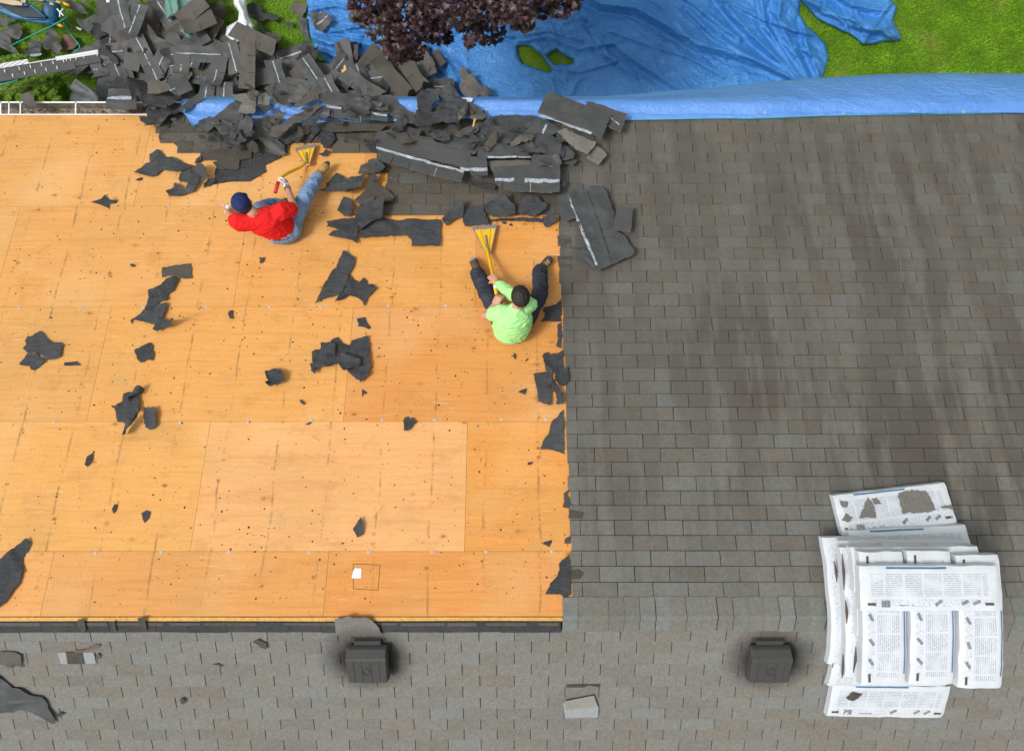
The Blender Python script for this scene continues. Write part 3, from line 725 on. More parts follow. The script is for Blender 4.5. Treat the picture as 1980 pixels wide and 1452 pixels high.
def inside(poly,x,y):
    c=False; n=len(poly); j=n-1
    for i in range(n):
        xi,yi=poly[i]; xj,yj=poly[j]
        if (yi>y)!=(yj>y) and x<(xj-xi)*(y-yi)/(yj-yi)+xi: c=not c
        j=i
    return c
def nearest(poly,x,y):
    best=None;bd=1e9
    for i in range(len(poly)):
        a=poly[i]; b=poly[(i+1)%len(poly)]; dx,dy=b[0]-a[0],b[1]-a[1]; L=dx*dx+dy*dy
        t=0 if L==0 else max(0,min(1,((x-a[0])*dx+(y-a[1])*dy)/L)); qx,qy=a[0]+t*dx,a[1]+t*dy; d=(x-qx)**2+(y-qy)**2
        if d<bd: bd=d;best=(qx,qy)
    return best,math.sqrt(bd)
def pdist(line,x,y):
    best=1e9;side=1
    for a,b in zip(line,line[1:]):
        dx,dy=b[0]-a[0],b[1]-a[1]; L=dx*dx+dy*dy; t=max(0,min(1,((x-a[0])*dx+(y-a[1])*dy)/L)); qx,qy=a[0]+t*dx,a[1]+t*dy; d=math.hypot(x-qx,y-qy)
        if d<best: best=d; side=1 if dx*(y-qy)-dy*(x-qx)>0 else -1
    return best*side
def cloth(name,outline,holes,folds,label,cat,mat,step=2.6,base=.05,amp=.06,group=None,edge=.5,freq=1.0,fdir=.6,hem=None,z0=0):
    xs0_,xs1=min(p[0] for p in outline),max(p[0] for p in outline); ys0,ys1=min(p[1] for p in outline),max(p[1] for p in outline)
    nx=int((xs1-xs0_)/step)+2; ny=int((ys1-ys0)/step)+2; idx={}; V=[]; ins={}
    for j in range(ny):
        for i in range(nx):
            x,y=xs0_+i*step,ys0+j*step; ins[i,j]=inside(outline,x,y) and not any(inside(h,x,y) for h in holes)
    loops=[outline]+holes; Fc=[]
    def vert(i,j):
        if (i,j) in idx: return idx[i,j]
        x,y=xs0_+i*step,ys0+j*step
        if not ins[i,j]:
            b=min((nearest(l,x,y) for l in loops),key=lambda q:q[1]); x,y=b[0]; ed=0
        else: ed=min(nearest(l,x,y)[1] for l in loops) if (i%1==0) else 9
        X,Y=x/100.,y/100.
        wx=X+.35*noise.noise(Vector((X*1.7,Y*1.7,5)))*freq; wy=Y+.35*noise.noise(Vector((X*1.7,Y*1.7,9)))
        u=wx*math.cos(fdir)+wy*math.sin(fdir); v=-wx*math.sin(fdir)+wy*math.cos(fdir)
        r1=1-abs(noise.noise(Vector((u*.7,v*2.9,1)))*2); r2=1-abs(noise.noise(Vector((u*1.8,v*7,2)))*2); r3=1-abs(noise.noise(Vector((wx*9,wy*11,3)))*2)
        msk=.35+.65*max(0,min(1,.5+noise.noise(Vector((X*.9,Y*.9,7)))*1.6))
        r4=1-abs(noise.noise(Vector((u*5+v*2,v*10,4)))*2.2); z=amp*msk*(.60*max(0,r1)**3+.25*max(0,r2)**4+.06*r3+.16*max(0,r4)**5)
        for line,A,wd in folds:
            d=pdist(line,x,y)/wd
            z+=A*(math.exp(-abs(d)*1.5)*1.25 - .5*math.exp(-(d-1.2)**2*3))
        z=base*min(1,.15+ed/edge/10)+z*min(1,.25+ed/14)
        z=max(.012,z)+z0
        k=H-z; V.append(((x-CX)/F*k,(CY-y)/F*k,z)); idx[i,j]=len(V)-1; return idx[i,j]
    for j in range(ny-1):
        for i in range(nx-1):
            q=[(i,j),(i+1,j),(i+1,j+1),(i,j+1)]; s=sum(ins[c] for c in q)
            if s>=2: Fc.append(tuple(reversed([vert(*c) for c in q])))
    mb=MB(); mb.v=V; mb.f=Fc; mb.mi=[0]*len(Fc); cx=sum(p[0] for p in V)/len(V); cy=sum(p[1] for p in V)/len(V)
    o=build(mb,name,M[mat],None,Matrix.Translation((cx,cy,0)),smooth=True)
    s=o.modifiers.new('solid','SOLIDIFY'); s.thickness=.004
    return tag(o,label,cat,group)
FOLDS=[([(1180,60),(1260,90),(1330,110),(1400,150)],.05,5),([(1000,70),(1060,60),(1130,80),(1190,120)],.05,5),([(1050,130),(1120,140),(1190,120)],.04,4),([(1490,20),(1530,60),(1590,70)],.09,6),([(1540,90),(1575,110),(1600,140)],.09,6),([(1400,0),(1480,40),(1540,60)],.07,6),([(610,40),(650,60),(700,70)],.06,5),([(600,90),(650,110),(690,100)],.07,5),([(840,100),(880,120),(940,180)],.05,5),([(1240,-10),(1290,20),(1330,70)],.06,6),([(1120,-20),(1163,8),(1229,15),(1292,50),(1350,86),(1410,100),(1470,120),(1552,160)],.16,15),
 ([(1100,12),(1150,45),(1180,80),(1240,125),(1330,182)],.10,11),
 ([(1380,-20),(1420,30),(1455,70),(1500,110),(1556,158)],.15,13),
 ([(1300,-20),(1345,10),(1400,55),(1430,75)],.09,9),
 ([(1330,20),(1380,70),(1450,110),(1540,158)],.09,7),
 ([(1510,-10),(1505,40),(1530,90),(1565,155)],.17,14),([(1555,40),(1560,90),(1585,150)],.14,10),([(1470,-10),(1480,50),(1520,110),(1545,150)],.09,8),
 ([(600,70),(640,85),(690,80),(760,100)],.10,9),([(640,60),(700,50),(760,60)],.08,7),([(600,20),(650,10),(690,20)],.06,7),([(655,140),(662,110),(690,90)],.08,7),
 ([(960,60),(1010,80),(1060,70),(1120,95),(1200,80)],.05,7),([(1140,50),(1180,110),(1230,150)],.06,6),([(820,70),(860,110),(900,190)],.07,9),([(880,60),(930,45),(990,70)],.05,8)]
OUTL=[(597,-90),(592,10),(592,45),(598,70),(608,92),(625,115),(640,134),(652,141),(700,160),(720,235),(1580,235),(1590,155),(1602,115),(1597,85),(1575,62),(1558,48),(1545,25),(1548,5),(1570,-30),(1580,-90)]
HOLES=[[(1000,90),(1012,89),(1025,90),(1036,100),(1050,110),(1068,138),(1062,141),(1045,136),(1010,123),(1001,106)],[(1057,109),(1066,101),(1078,97),(1090,108),(1108,116),(1110,123),(1098,126),(1085,125),(1074,127),(1064,116)]]
cloth('lawn_tarp',OUTL,HOLES,FOLDS,'huge crumpled blue tarp with two holes, spread on the lawn under the purple tree','tarp','tarp_g',step=2.2,amp=.085,base=.06)
cloth('bunched_tarp',[(1520,-90),(1540,-20),(1552,8),(1580,38),(1620,58),(1648,70),(1668,88),(1690,86),(1705,82),(1743,79),(1740,62),(1727,42),(1735,12),(1722,-2),(1712,-90)],[],
 [([(1560,0),(1620,30),(1680,50),(1725,70)],.16,13),([(1600,-20),(1650,10),(1700,20)],.13,11),([(1640,50),(1690,60),(1735,45)],.10,9),([(1668,85),(1690,50),(1720,10)],.08,7)],
 'separate bunched end of blue tarp lying on open grass at the right','tarp','tarp_g',step=2.2,amp=.16,base=.12,freq=1.6,fdir=.9)
cloth('green_sheet',[(318,-40),(318,20),(322,38),(345,30),(355,50),(348,60),(362,75),(378,88),(372,62),(382,40),(395,10),(400,-40)],[],[([(335,-30),(345,20),(365,80)],.08,8)],'crumpled grey green plastic sheet lying among the thrown down shingles','plastic sheet','greenrag',step=2.4,z0=.46,amp=.10)
cloth('white_sheet',[(447,-60),(452,10),(462,25),(460,40),(438,52),(436,70),(458,86),(474,75),(480,50),(490,62),(491,50),(480,30),(476,10),(476,-60)],[],[([(455,-10),(470,30),(485,58)],.07,7),([(440,60),(462,70),(470,80)],.05,6)],'creased white plastic sheet between the shingle heap and the grass','plastic sheet','whitesheet',step=2.2,z0=.38,amp=.09)
cloth('silver_sheet',[(122,158),(135,168),(146,152),(165,165),(185,180),(190,188),(190,200),(182,203),(130,215),(128,180)],[],[([(146,155),(170,168),(188,190)],.08,6),([(130,170),(160,180),(180,185)],.05,5)],'crumpled silver grey plastic sheet between the green bush and the shingle heap','plastic sheet','greysheet',step=1.8,z0=.75,amp=.10)
# ================================================================ TORN FELT AND SHINGLES ON THE DECK (traced)
def cv(pts,ox,oy,s): return [(ox+x/s,oy+y/s) for x,y in pts]
A1=lambda p:cv(p,0,480,3.63); A2=lambda p:cv(p,500,480,3.63); A3=lambda p:cv(p,850,550,3.63); A4=lambda p:cv(p,850,880,3.63)
A5=lambda p:cv(p,0,1020,3.362); B1=lambda p:cv(p,250,180,3.96); B2=lambda p:cv(p,600,180,3.046)
fs='felt_scrap'; c1='felt scrap'
def S(pts,label,**k): 
    k.setdefault('name',fs); nm=k.pop('name'); cat=k.pop('cat',c1); return scrap(nm,pts,label,cat,**k)
S(A1([(1140,140),(1240,122),(1345,110),(1350,215),(1300,218),(1260,208),(1215,198),(1170,200),(1140,208)]),'oblong torn shingle piece, half granule grey, at the head of a long ragged felt strip',name='torn_shingle',cat='shingle piece',mat='gran',lift=.008,curls=[(100,.36,.02)])
S(A1([(1215,205),(1265,215),(1240,260),(1225,305),(1185,325),(1180,372),(1120,385),(1060,440),(1000,465),(1010,450),(1050,350),(1045,300),(1100,285),(1135,265),(1170,220)]),'long ragged felt strip running down the plywood below an oblong shingle piece',lift=.005,amp=.03)
S(A1([(1115,400),(1182,388),(1175,440),(1145,500),(1135,540),(1080,538),(935,505),(1010,450),(1070,440)]),'pointed felt flap at the foot of the long ragged strip',lift=.006,amp=.03)
S(A1([(1085,580),(1105,540),(1130,500),(1190,515),(1270,548),(1262,558),(1200,572),(1160,570),(1120,598)]),'small curled felt tip under the pointed flap',lift=.02,amp=.05,curls=[(20,.12,.022)])
S(A1([(945,715),(1060,665),(1080,690),(1072,715),(1085,740),(1080,790),(1045,785),(990,805),(965,780)]),'squarish felt scrap with pale scratches, alone on the plywood between strip and rolled piece',amp=.012)
S(A1([(200,740),(165,710),(195,680),(182,655),(200,620),(240,615),(285,582),(320,620),(370,665),(430,665),(453,685),(440,725),(430,770),(380,785),(330,785),(290,750),(240,738)]),'broad star shaped felt scrap at the far left of the plywood',amp=.02)
S(A1([(140,820),(200,742),(270,750),(328,790),(285,830),(245,860),(222,855),(215,830),(160,826)]),'kite shaped felt scrap tucked below the broad star shaped one',amp=.015,lift=.008)
S(A1([(450,825),(455,802),(490,800),(540,795),(570,822),(500,826)]),'thin fin shaped felt sliver right of the broad star shaped scrap',jg=.002)
S(A1([(810,1110),(865,1075),(868,1025),(905,1010),(945,1030),(970,1090),(975,1150),(945,1180),(925,1210),(905,1240),(870,1225),(830,1225),(820,1180),(815,1140),(780,1105)]),'flat ragged left wing of the curled felt heap on the left plywood',amp=.02,lift=.006)
S(A1([(880,945),(935,958),(965,1010),(985,1060),(990,1150),(1010,1200),(1062,1248),(1068,1335),(1000,1348),(990,1250),(985,1170),(940,1120),(900,1050),(862,980)]),'long felt roll with an open curled end standing up from the left plywood',amp=.03,lift=.02,curls=[(-8,.02,-.035),(160,.12,-.03)],jg=.004,grid=.02)
S(A1([(1015,1120),(1045,1130),(1095,1122),(1108,1170),(1100,1260),(1062,1282),(1030,1262),(1018,1200)]),'folded felt flap leaning on the right of the long felt roll',amp=.03,lift=.02,curls=[(10,.15,.03),(190,.3,.02)],grid=.02)
S(A1([(1602,465),(1615,440),(1640,440),(1632,470),(1640,500),(1615,495)]),'tiny crescent felt chip just under the second row of cap nails',jg=.002)
S(A1([(912,118),(935,112),(955,125),(940,135),(922,130)]),'tiny leaf shaped felt chip above the oblong shingle piece',jg=.002)
S([(176,392),(187,389),(196,386),(203,378),(213,388),(228,388),(225,394),(213,395),(212,404),(203,400),(192,396)],'small black star shaped felt scrap near the upper left of the plywood',jg=.003)
S(A1([(945,445),(948,442),(930,505)]) and [(253,620),(258,617),(256,628)],'tiny splinter of felt beside the pointed flap',jg=0)
S(A2([(400,398),(440,310),(500,200),(520,160),(550,140),(575,70),(600,22),(640,45),(680,80),(672,130),(640,188),(620,240),(600,300),(580,325),(530,345),(480,355),(430,375)]),'big upright felt blade in the middle of the plywood, one edge ripped straight',amp=.02,lift=.014,curls=[(25,.36,.05)])
S(A2([(540,385),(560,345),(590,300),(610,240),(640,188),(675,230),(703,255),(740,210),(765,235),(762,262),(800,255),(835,290),(800,320),(770,350),(758,380),(745,412),(720,370),(690,350),(640,332),(600,362)]),'bat winged felt piece tucked under the big upright blade',amp=.03,lift=.005)
S(A2([(693,498),(720,492),(748,487),(760,520),(787,562),(775,572),(740,556),(697,550),(705,535),(696,520)]),'small palm sized felt scrap with a pointed tail below the bat winged piece',jg=.003)
S(A2([(365,820),(385,810),(380,740),(405,728),(440,725),(450,690),(500,680),(505,720),(540,740),(575,790),(545,820),(490,845),(450,842),(425,850),(400,895),(375,870)]),'left lobe of the large crumpled felt cluster at mid deck',amp=.045,lift=.012,curls=[(100,.30,.05)],back='felt')
S(A2([(505,655),(530,635),(560,628),(590,670),(640,690),(655,655),(700,638),(775,625),(780,700),(788,830),(775,905),(720,950),(680,915),(640,880),(610,840),(575,790),(550,720)]),'right body of the large crumpled felt cluster at mid deck',amp=.035,lift=.010,curls=[(-10,.36,.05)])
S(A2([(565,820),(592,757),(660,770),(725,800),(720,862),(660,858),(612,885),(590,860)]),'dark folded flap turned up on the large crumpled felt cluster',amp=.05,lift=.04,curls=[(-60,.1,.04)])
S(A2([(450,725),(460,692),(500,678),(548,690),(550,740),(545,780),(520,750),(480,745)]),'curled dark flap between the two lobes of the crumpled cluster',amp=.05,lift=.035,curls=[(80,.08,.04)])
S(A2([(48,878),(85,868),(120,855),(160,865),(190,892),(192,925),(180,955),(140,970),(90,985),(60,972),(52,958),(75,935),(55,905)]),'small curled up felt cup standing alone left of the crumpled cluster',amp=.05,lift=.012,curls=[(200,.12,-.05),(20,.30,-.04)],grid=.02)
S(A2([(726,990),(745,1000),(762,1018),(755,1025),(740,1022),(728,1045)]),'thumb sized felt chip under the crumpled cluster',jg=.002)
S(A2([(1020,1280),(1022,1240),(1015,1210),(1030,1185),(1055,1183),(1060,1205),(1075,1190),(1115,1225),(1085,1245),(1060,1280),(1040,1287)]),'fan shaped felt scrap just under the third row of cap nails',amp=.03)
S(A2([(3,68),(20,75),(45,68),(40,95),(20,112),(8,108),(15,90)]),'small hooked felt chip right below the man in red',jg=.002)
S(A2([(290,1072),(300,1064),(330,1090),(322,1104),(300,1090)]),'tiny oblong felt chip left of the crumpled cluster',jg=.001)
S(A2([(327,1236),(350,1228),(365,1220),(372,1228),(350,1242)]),'tiny twisted chip on the third row of cap nails',jg=.001)
S([(220,993),(217,985),(222,975),(228,976),(224,990)],'thin felt sliver low on the left plywood',jg=.001)
S([(274,992),(283,987),(292,990),(290,1001),(280,1011),(276,1003)],'small rounded felt chip low on the left plywood',jg=.002)
S([(165,899),(170,883),(181,876),(180,889),(170,903)],'thin felt sliver left of the long pale plywood sheet',jg=.001)
S([(683,1024),(692,1012),(700,1000),(703,1018),(702,1035),(692,1040)],'pointed felt shard low on the pale plywood sheet',jg=.002,lift=.01,amp=.03)
S(A3([(550,755),(578,742),(610,732),(608,752),(600,775),(575,765)]),'small triangular felt chip left of the curled edge felt',jg=.002)
S(A3([(513,500),(525,484),(540,498),(537,515),(528,530),(520,512)]),'tiny diamond felt chip below the man in green',jg=.002)
S(A3([(600,540),(612,525),(624,523),(615,535),(604,545)]),'tiny dash of felt beside the diamond chip',jg=.001)
S(A4([(718,620),(745,605),(785,595),(790,606),(768,645),(750,632)]),'small arrow shaped felt chip near the lowest right cap nail',jg=.002)
S(A4([(617,68),(620,52),(655,50),(655,58),(635,70)]),'tiny flag shaped felt chip near the right edge of the plywood',jg=.001)
G1='felt left under the cut shingle edge'
S(A3([(710,262),(735,235),(738,205),(725,190),(730,168),(780,155),(820,145),(850,100),(858,180),(855,262),(780,263)]),'felt tab sticking out from the cut shingle edge beside the man in green',group=G1)
S(A3([(825,285),(855,270),(858,350),(855,450),(835,445),(818,435),(828,400),(828,330)]),'narrow felt sliver along the cut shingle edge below the man in green',group=G1)
S(A3([(720,510),(730,492),(755,482),(780,500),(830,490),(862,470),(868,560),(870,600),(850,612),(800,610),(745,612),(738,560)]),'rounded felt lobe on the cut edge above the curled pieces',group=G1,amp=.03,lift=.01)
S(A3([(800,610),(850,595),(895,600),(905,640),(905,690),(870,730),(835,712),(810,680)]),'upturned felt flap lapping over the cut shingle edge',group=G1,amp=.04,lift=.03,curls=[(30,.2,.05)])
S(A3([(658,640),(740,622),(790,612),(785,700),(783,790),(780,858),(735,845),(690,818),(682,740)]),'large rectangular felt leaf hanging left of the cut shingle edge',group=G1,amp=.03,lift=.02,curls=[(200,.44,.03)])
S(A3([(785,690),(808,695),(838,740),(870,775),(868,850),(825,857),(815,800),(790,740)]),'brownish narrow felt leaf beside the large rectangular one',group=G1,amp=.03,lift=.03,curls=[(150,.1,.04)])
S(A3([(868,880),(872,950),(872,1030),(873,1100),(878,1192),(850,1182),(800,1165),(755,1158),(708,1160),(722,1110),(740,1078),(765,1050),(775,1000),(790,960),(830,930)]),'long triangular felt piece along the cut shingle edge below the curled pieces',group=G1,amp=.015)
S(A4([(862,365),(875,320),(870,270),(895,250),(905,300),(925,350),(985,360),(1005,380),(1010,420),(1000,445),(905,448),(905,372)]),'torn granule patch with felt notch on the cut edge above the lowest cap nail',name='torn_shingle',cat='shingle piece',mat='sh_old',group=G1,lift=.016,amp=.004)
S(A4([(876,595),(890,580),(918,570),(918,620),(878,622)]),'small dark felt notch on the cut edge right of the arrow shaped chip',group=G1,jg=.002)
S(A4([(838,760),(860,735),(905,700),(920,760),(925,850),(926,975),(880,1005),(845,975),(740,975),(775,900),(825,850),(842,800)]),'big hook shaped felt piece at the lower corner of the plywood',group=G1,amp=.008)
S(A4([(922,790),(960,785),(1012,825),(985,868),(925,872)]),'torn dark granule patch beside the big hook shaped felt piece',name='torn_shingle',cat='shingle piece',mat='sh_old',group=G1,lift=.018,amp=.003)
S(B2([(1455,845),(1530,848),(1540,870),(1500,905),(1460,905)]),'torn dark patch on the shingles above right of the man in green',name='torn_shingle',cat='shingle piece',mat='sh_old',group=G1,lift=.018,amp=.003)
S(B2([(1455,965),(1545,968),(1550,1010),(1530,1030),(1465,1030)]),'second torn dark patch on the shingles beside the boot of the man in green',name='torn_shingle',cat='shingle piece',mat='sh_old',group=G1,lift=.018,amp=.003)
S(A5([(-60,260),(0,215),(60,165),(120,118),(185,72),(207,105),(188,150),(152,200),(162,290),(140,345),(130,375),(95,410),(60,465),(30,500),(0,520),(-60,560)]),'big dark felt sheet cut by the left picture edge, low on the plywood',amp=.03,lift=.006)
for q in [([(512,590),(550,590),(565,655),(545,680),(530,650),(515,640)],'first'),([(900,580),(945,575),(958,650),(945,668),(920,640),(905,610)],'second'),([(735,600),(745,600),(760,665),(745,668)],'third')]:
    S(A5(q[0]),'short asphalt tab bent over the bared ridge at the left, '+{'first':'leftmost of three','second':'rightmost and widest of three','third':'thin middle one of three'}[q[1]],name='asphalt_tab',cat='shingle piece',side='b',h=.03,mat='sh_old',lift=.012,jg=.002,amp=.004,group='tabs over the ridge')
S([(648,1193),(665,1191),(672,1188),(690,1191),(704,1190),(714,1192),(724,1200),(734,1210),(740,1224),(720,1226),(690,1225),(650,1225)],'broad torn shingle piece over the ridge just above the left roof vent',name='torn_shingle',cat='shingle piece',side='b',h=.03,mat='sh_back',lift=.02,jg=.004,amp=.004)
S(A5([(-60,900),(0,958),(50,1000),(90,1030),(140,1035),(200,1075),(280,1088),(300,1110),(335,1180),(368,1230),(365,1262),(345,1258),(270,1210),(190,1178),(140,1172),(80,1190),(0,1195),(-60,1200)]),'long pointed dark felt sheet lying on the near shingles at the lower left',side='b',h=.02,mat='under',amp=.02,lift=.01)
S(A5([(365,1210),(395,1190),(425,1205),(400,1218),(375,1226)]),'small twisted chip at the tip of the long pointed felt sheet',side='b',h=.02,lift=.005,jg=.002)
S(A5([(-40,800),(50,798),(100,798),(140,820),(145,855),(148,905),(100,880),(70,905),(40,885),(-40,880)]),'brownish torn shingle cut by the left picture edge above the long pointed felt sheet',name='torn_shingle',cat='shingle piece',side='b',h=.02,mat='gran',amp=.01,lift=.008)
S(A5([(375,810),(425,806),(610,808),(625,880),(440,886),(395,880)]),'bright silvery new looking tab set in the near shingles at the lower left',name='repair_tab',cat='shingle piece',side='b',h=.018,mat='silver',amp=.002,lift=.004,jg=0)
S(A5([(428,807),(535,807),(552,884),(440,885)]),'dark middle piece on the bright silvery tab',name='torn_shingle',cat='shingle piece',side='b',h=.024,mat='sh_old',amp=.001,lift=.003,jg=0)
S(A5([(482,800),(490,790),(560,785),(590,770),(620,757),(650,753),(652,768),(610,785),(560,800),(500,806)]),'crooked reddish brown scrap above the bright silvery tab',name='rusty_scrap',cat='metal scrap',side='b',h=.018,mat='rust',amp=.01,lift=.006,jg=.002)
S(A5([(632,815),(645,808),(655,825),(648,843),(634,838)]),'brown pebble sized lump beside the bright silvery tab',name='asphalt_lump',cat='debris',side='b',h=.018,mat='gran',amp=.02,lift=.01,thick=.008,jg=.001)
S(A5([(1178,1100),(1195,1092),(1208,1108),(1205,1130),(1190,1136),(1180,1120)]),'dark round lump alone on the near shingles at the lower left',name='asphalt_lump',cat='debris',side='b',h=.018,mat='under',amp=.02,lift=.012,thick=.01,jg=.001)
S(A5([(1385,882),(1420,876),(1448,890),(1440,902),(1425,890)]),'tiny black bent sliver on the near shingles left of the vent',side='b',h=.018,lift=.006,jg=.001)
S([(490,1237),(500,1233),(516,1241),(517,1251),(505,1248)],'small grey curled lump just below the bared ridge',name='asphalt_lump',cat='debris',side='b',h=.018,mat='gran',amp=.02,lift=.012,thick=.006,jg=.001)
S([(1089,1357),(1150,1345),(1157,1365),(1156,1384),(1092,1385)],'lifted shingle tab with a dark dashed line, in the near shingles between the vents',name='lifted_tab',cat='shingle piece',side='b',h=.02,mat='silver',amp=.003,lift=.012,jg=0)
S([(1091,1354),(1148,1343),(1151,1352),(1156,1364),(1094,1370)],'smooth grey underside of the lifted tab in the near shingles',name='tab_back',cat='shingle piece',side='b',h=.036,mat='greytab',amp=.002,lift=.008,jg=0)
S([(1095,1323),(1160,1322),(1160,1328),(1138,1324),(1128,1328),(1095,1328)],'thin slate grey strip above the lifted tab in the near shingles',name='felt_sliver',side='b',h=.02,mat='felt',amp=.001,lift=.004,jg=.001)
# ---- the pile along the eave and the unstripped patch
GP='torn shingles piled along the eave'
def E1(p,label,**k): k.setdefault('group',GP); k.setdefault('name','torn_shingle'); k.setdefault('cat','shingle piece'); return S(B1(p),label,**k)
def E2(p,label,**k): k.setdefault('group',GP); k.setdefault('name','torn_shingle'); k.setdefault('cat','shingle piece'); return S(B2(p),label,**k)
F_=dict(name='felt_scrap',cat='felt scrap')
E1([(650,680),(655,620),(670,570),(640,540),(690,520),(830,500),(950,455),(1060,450),(1175,450),(1165,500),(1100,530),(1040,560),(1050,610),(1005,632),(925,683),(840,680),(750,685),(690,695),(640,705)],'broad flat felt sheet spread on the plywood left of the first scraper',amp=.01,**F_)
E1([(235,375),(235,320),(240,285),(400,265),(620,270),(760,300),(900,400),(760,430),(640,420),(550,450),(490,450),(430,458),(385,440),(360,405),(340,380),(290,372)],'flat granule faced remnant of shingles still nailed at the upper left of the pile',mat='sh_old',lift=.01,amp=.008)
E1([(510,555),(515,515),(545,490),(560,450),(700,430),(830,440),(850,520),(830,590),(760,592),(690,590),(682,525),(600,520),(560,525)],'small granule faced remnant just above the broad flat felt sheet',mat='sh_old',lift=.014,amp=.008)
E1([(755,412),(850,402),(945,400),(948,460),(940,510),(850,518),(800,500),(760,490)],'single brown dusty tab above the broad flat felt sheet',mat='sh_old',lift=.022,amp=.006)
E1([(700,530),(760,505),(850,515),(845,590),(800,595),(710,580)],'lower dusty tab resting on the broad flat felt sheet',mat='sh_old',lift=.022,amp=.006)
E1([(40,612),(70,600),(100,575),(130,545),(165,540),(160,482),(225,445),(262,470),(290,495),(330,492),(420,540),(510,572),(470,595),(420,612),(385,627),(330,612),(260,598),(215,640),(170,650),(100,630)],'large bird shaped felt piece on the plywood left of the pile',amp=.035,lift=.008,curls=[(-60,.25,.06)],**F_)
E1([(385,675),(390,635),(415,605),(480,598),(550,590),(595,600),(625,640),(600,690),(570,720),(565,660),(520,740),(500,770),(440,785),(385,805),(310,800),(290,765),(340,745),(365,700),(400,725),(430,755),(465,720),(440,700),(400,690)],'crescent shaped felt piece curling below the large bird shaped one',amp=.04,lift=.008,curls=[(40,.30,.05)],**F_)
E1([(50,668),(75,655),(105,648),(98,672),(70,676)],'tiny felt flake left of the crescent shaped piece',jg=.001,**F_)
E1([(570,735),(575,700),(610,670),(640,655),(670,690),(640,700),(620,720),(590,722)],'small crumpled felt bit at the left foot of the broad flat sheet',amp=.03,lift=.01,**F_)
E1([(510,548),(525,515),(560,500),(565,522),(530,552)],'little dark felt tongue beside the dusty remnant',lift=.02,amp=.02,**F_)
E1([(80,185),(110,185),(155,192),(152,232),(118,238),(92,225)],'small felt corner where the gutter meets the pile',**F_)
E1([(145,305),(150,220),(155,160),(180,125),(250,100),(330,110),(420,122),(400,195),(300,265),(230,302),(190,300)],'large dark felt sheet draped over the gutter at the left end of the pile',amp=.06,lift=.05,curls=[(-70,.2,.10)],**F_)
E1([(400,188),(470,115),(550,50),(580,75),(597,100),(520,150),(450,190),(420,200)],'dark oblong shingle leaning across the left end of the blue tarp',mat='under',lift=.09,amp=.03)
E1([(640,262),(700,215),(780,165),(870,108),(905,125),(942,135),(925,185),(900,245),(893,290),(820,350),(755,390),(700,330)],'large dark square shingle with a cream edge lying over the blue tarp',mat='under',lift=.10,amp=.03,edge='cream',tar=[((710,40),(715,42),.01)] and None)
E1([(820,90),(880,85),(940,78),(1000,100),(1005,170),(1000,238),(930,238),(868,232),(880,190),(905,155),(850,130)],'pale grey granule faced shingle on top of the blue tarp',mat='sh_back',lift=.15,amp=.03)
E1([(1005,165),(1000,120),(1040,80),(1080,78),(1105,115),(1105,160),(1060,172)],'rounded pale granule faced tab next to the pale grey shingle',mat='sh_back',lift=.13,amp=.03)
E1([(955,250),(1010,225),(1100,205),(1112,250),(1100,300),(1112,362),(1040,385),(955,402),(965,340),(900,300)],'dark shingle underside filling the middle of the pile',mat='under',lift=.06,amp=.03)
E1([(760,395),(820,360),(890,300),(965,340),(955,402),(860,402)],'dark shingle slab below the cream edged square',mat='under',lift=.05,amp=.02)
E1([(1010,160),(1060,175),(1115,175),(1108,215),(1050,215)],'small folded dark flap below the rounded pale tab',mat='felt',lift=.12,amp=.04,curls=[(0,.1,.03)])
E1([(1110,395),(1120,345),(1180,320),(1320,235),(1470,150),(1488,195),(1400,255),(1280,325),(1215,370),(1160,415),(1130,412)],'long bowed granule faced strip rising over the first scraper',mat='gran',lift=.14,amp=.04,curls=[(-60,.1,.25)],edge='cream')
E1([(1110,400),(1190,335),(1300,290),(1450,262),(1475,300),(1430,350),(1380,398),(1300,380),(1240,400),(1180,438),(1130,430)],'dark shadowed felt lying under the long bowed strip',lift=.03,amp=.03,**F_)
E1([(1090,290),(1100,250),(1150,215),(1190,260),(1150,310),(1110,320)],'brown dusty shingle corner left of the long bowed strip',mat='sh_old',lift=.09,amp=.03)
E1([(1120,165),(1125,80),(1145,5),(1240,10),(1342,20),(1320,75),(1270,130),(1262,168),(1190,170)],'curved dark shingle standing up at the gutter with a seam down its middle',mat='under',lift=.14,amp=.04,curls=[(185,.2,-.14)],edge='cream')
E1([(1250,170),(1290,110),(1340,42),(1380,52),(1422,72),(1385,125),(1340,172),(1290,182)],'pair of brown granule tabs leaning against the curved dark shingle',mat='gran',lift=.20,amp=.03)
E1([(1285,215),(1340,160),(1410,82),(1478,78),(1482,140),(1420,175),(1350,205)],'brownish folded strip above the long bowed strip',mat='gran',lift=.19,amp=.03)
E1([(1420,235),(1470,180),(1510,190),(1540,240),(1480,268)],'dark felt triangle at the right end of the long bowed strip',lift=.12,amp=.03,**F_)
E1([(1465,360),(1480,290),(1570,330),(1585,360),(1545,420),(1540,445),(1490,440),(1500,400),(1475,400)],'felt flap dropping towards the tan boot',amp=.04,lift=.02,**F_)
E1([(1455,490),(1490,475),(1515,448),(1545,470),(1520,490),(1490,505)],'small felt wing just above the tan boot',lift=.02,amp=.04,**F_)
E1([(1640,365),(1700,372),(1690,398),(1665,405)],'tiny half moon felt chip right above the bare wood by the tan boot',jg=.002,**F_)
E1([(1225,400),(1350,350),(1355,375),(1300,435),(1285,410),(1240,415)],'grey felt flap lifted by the blade of the first scraper',lift=.08,amp=.03,**F_)
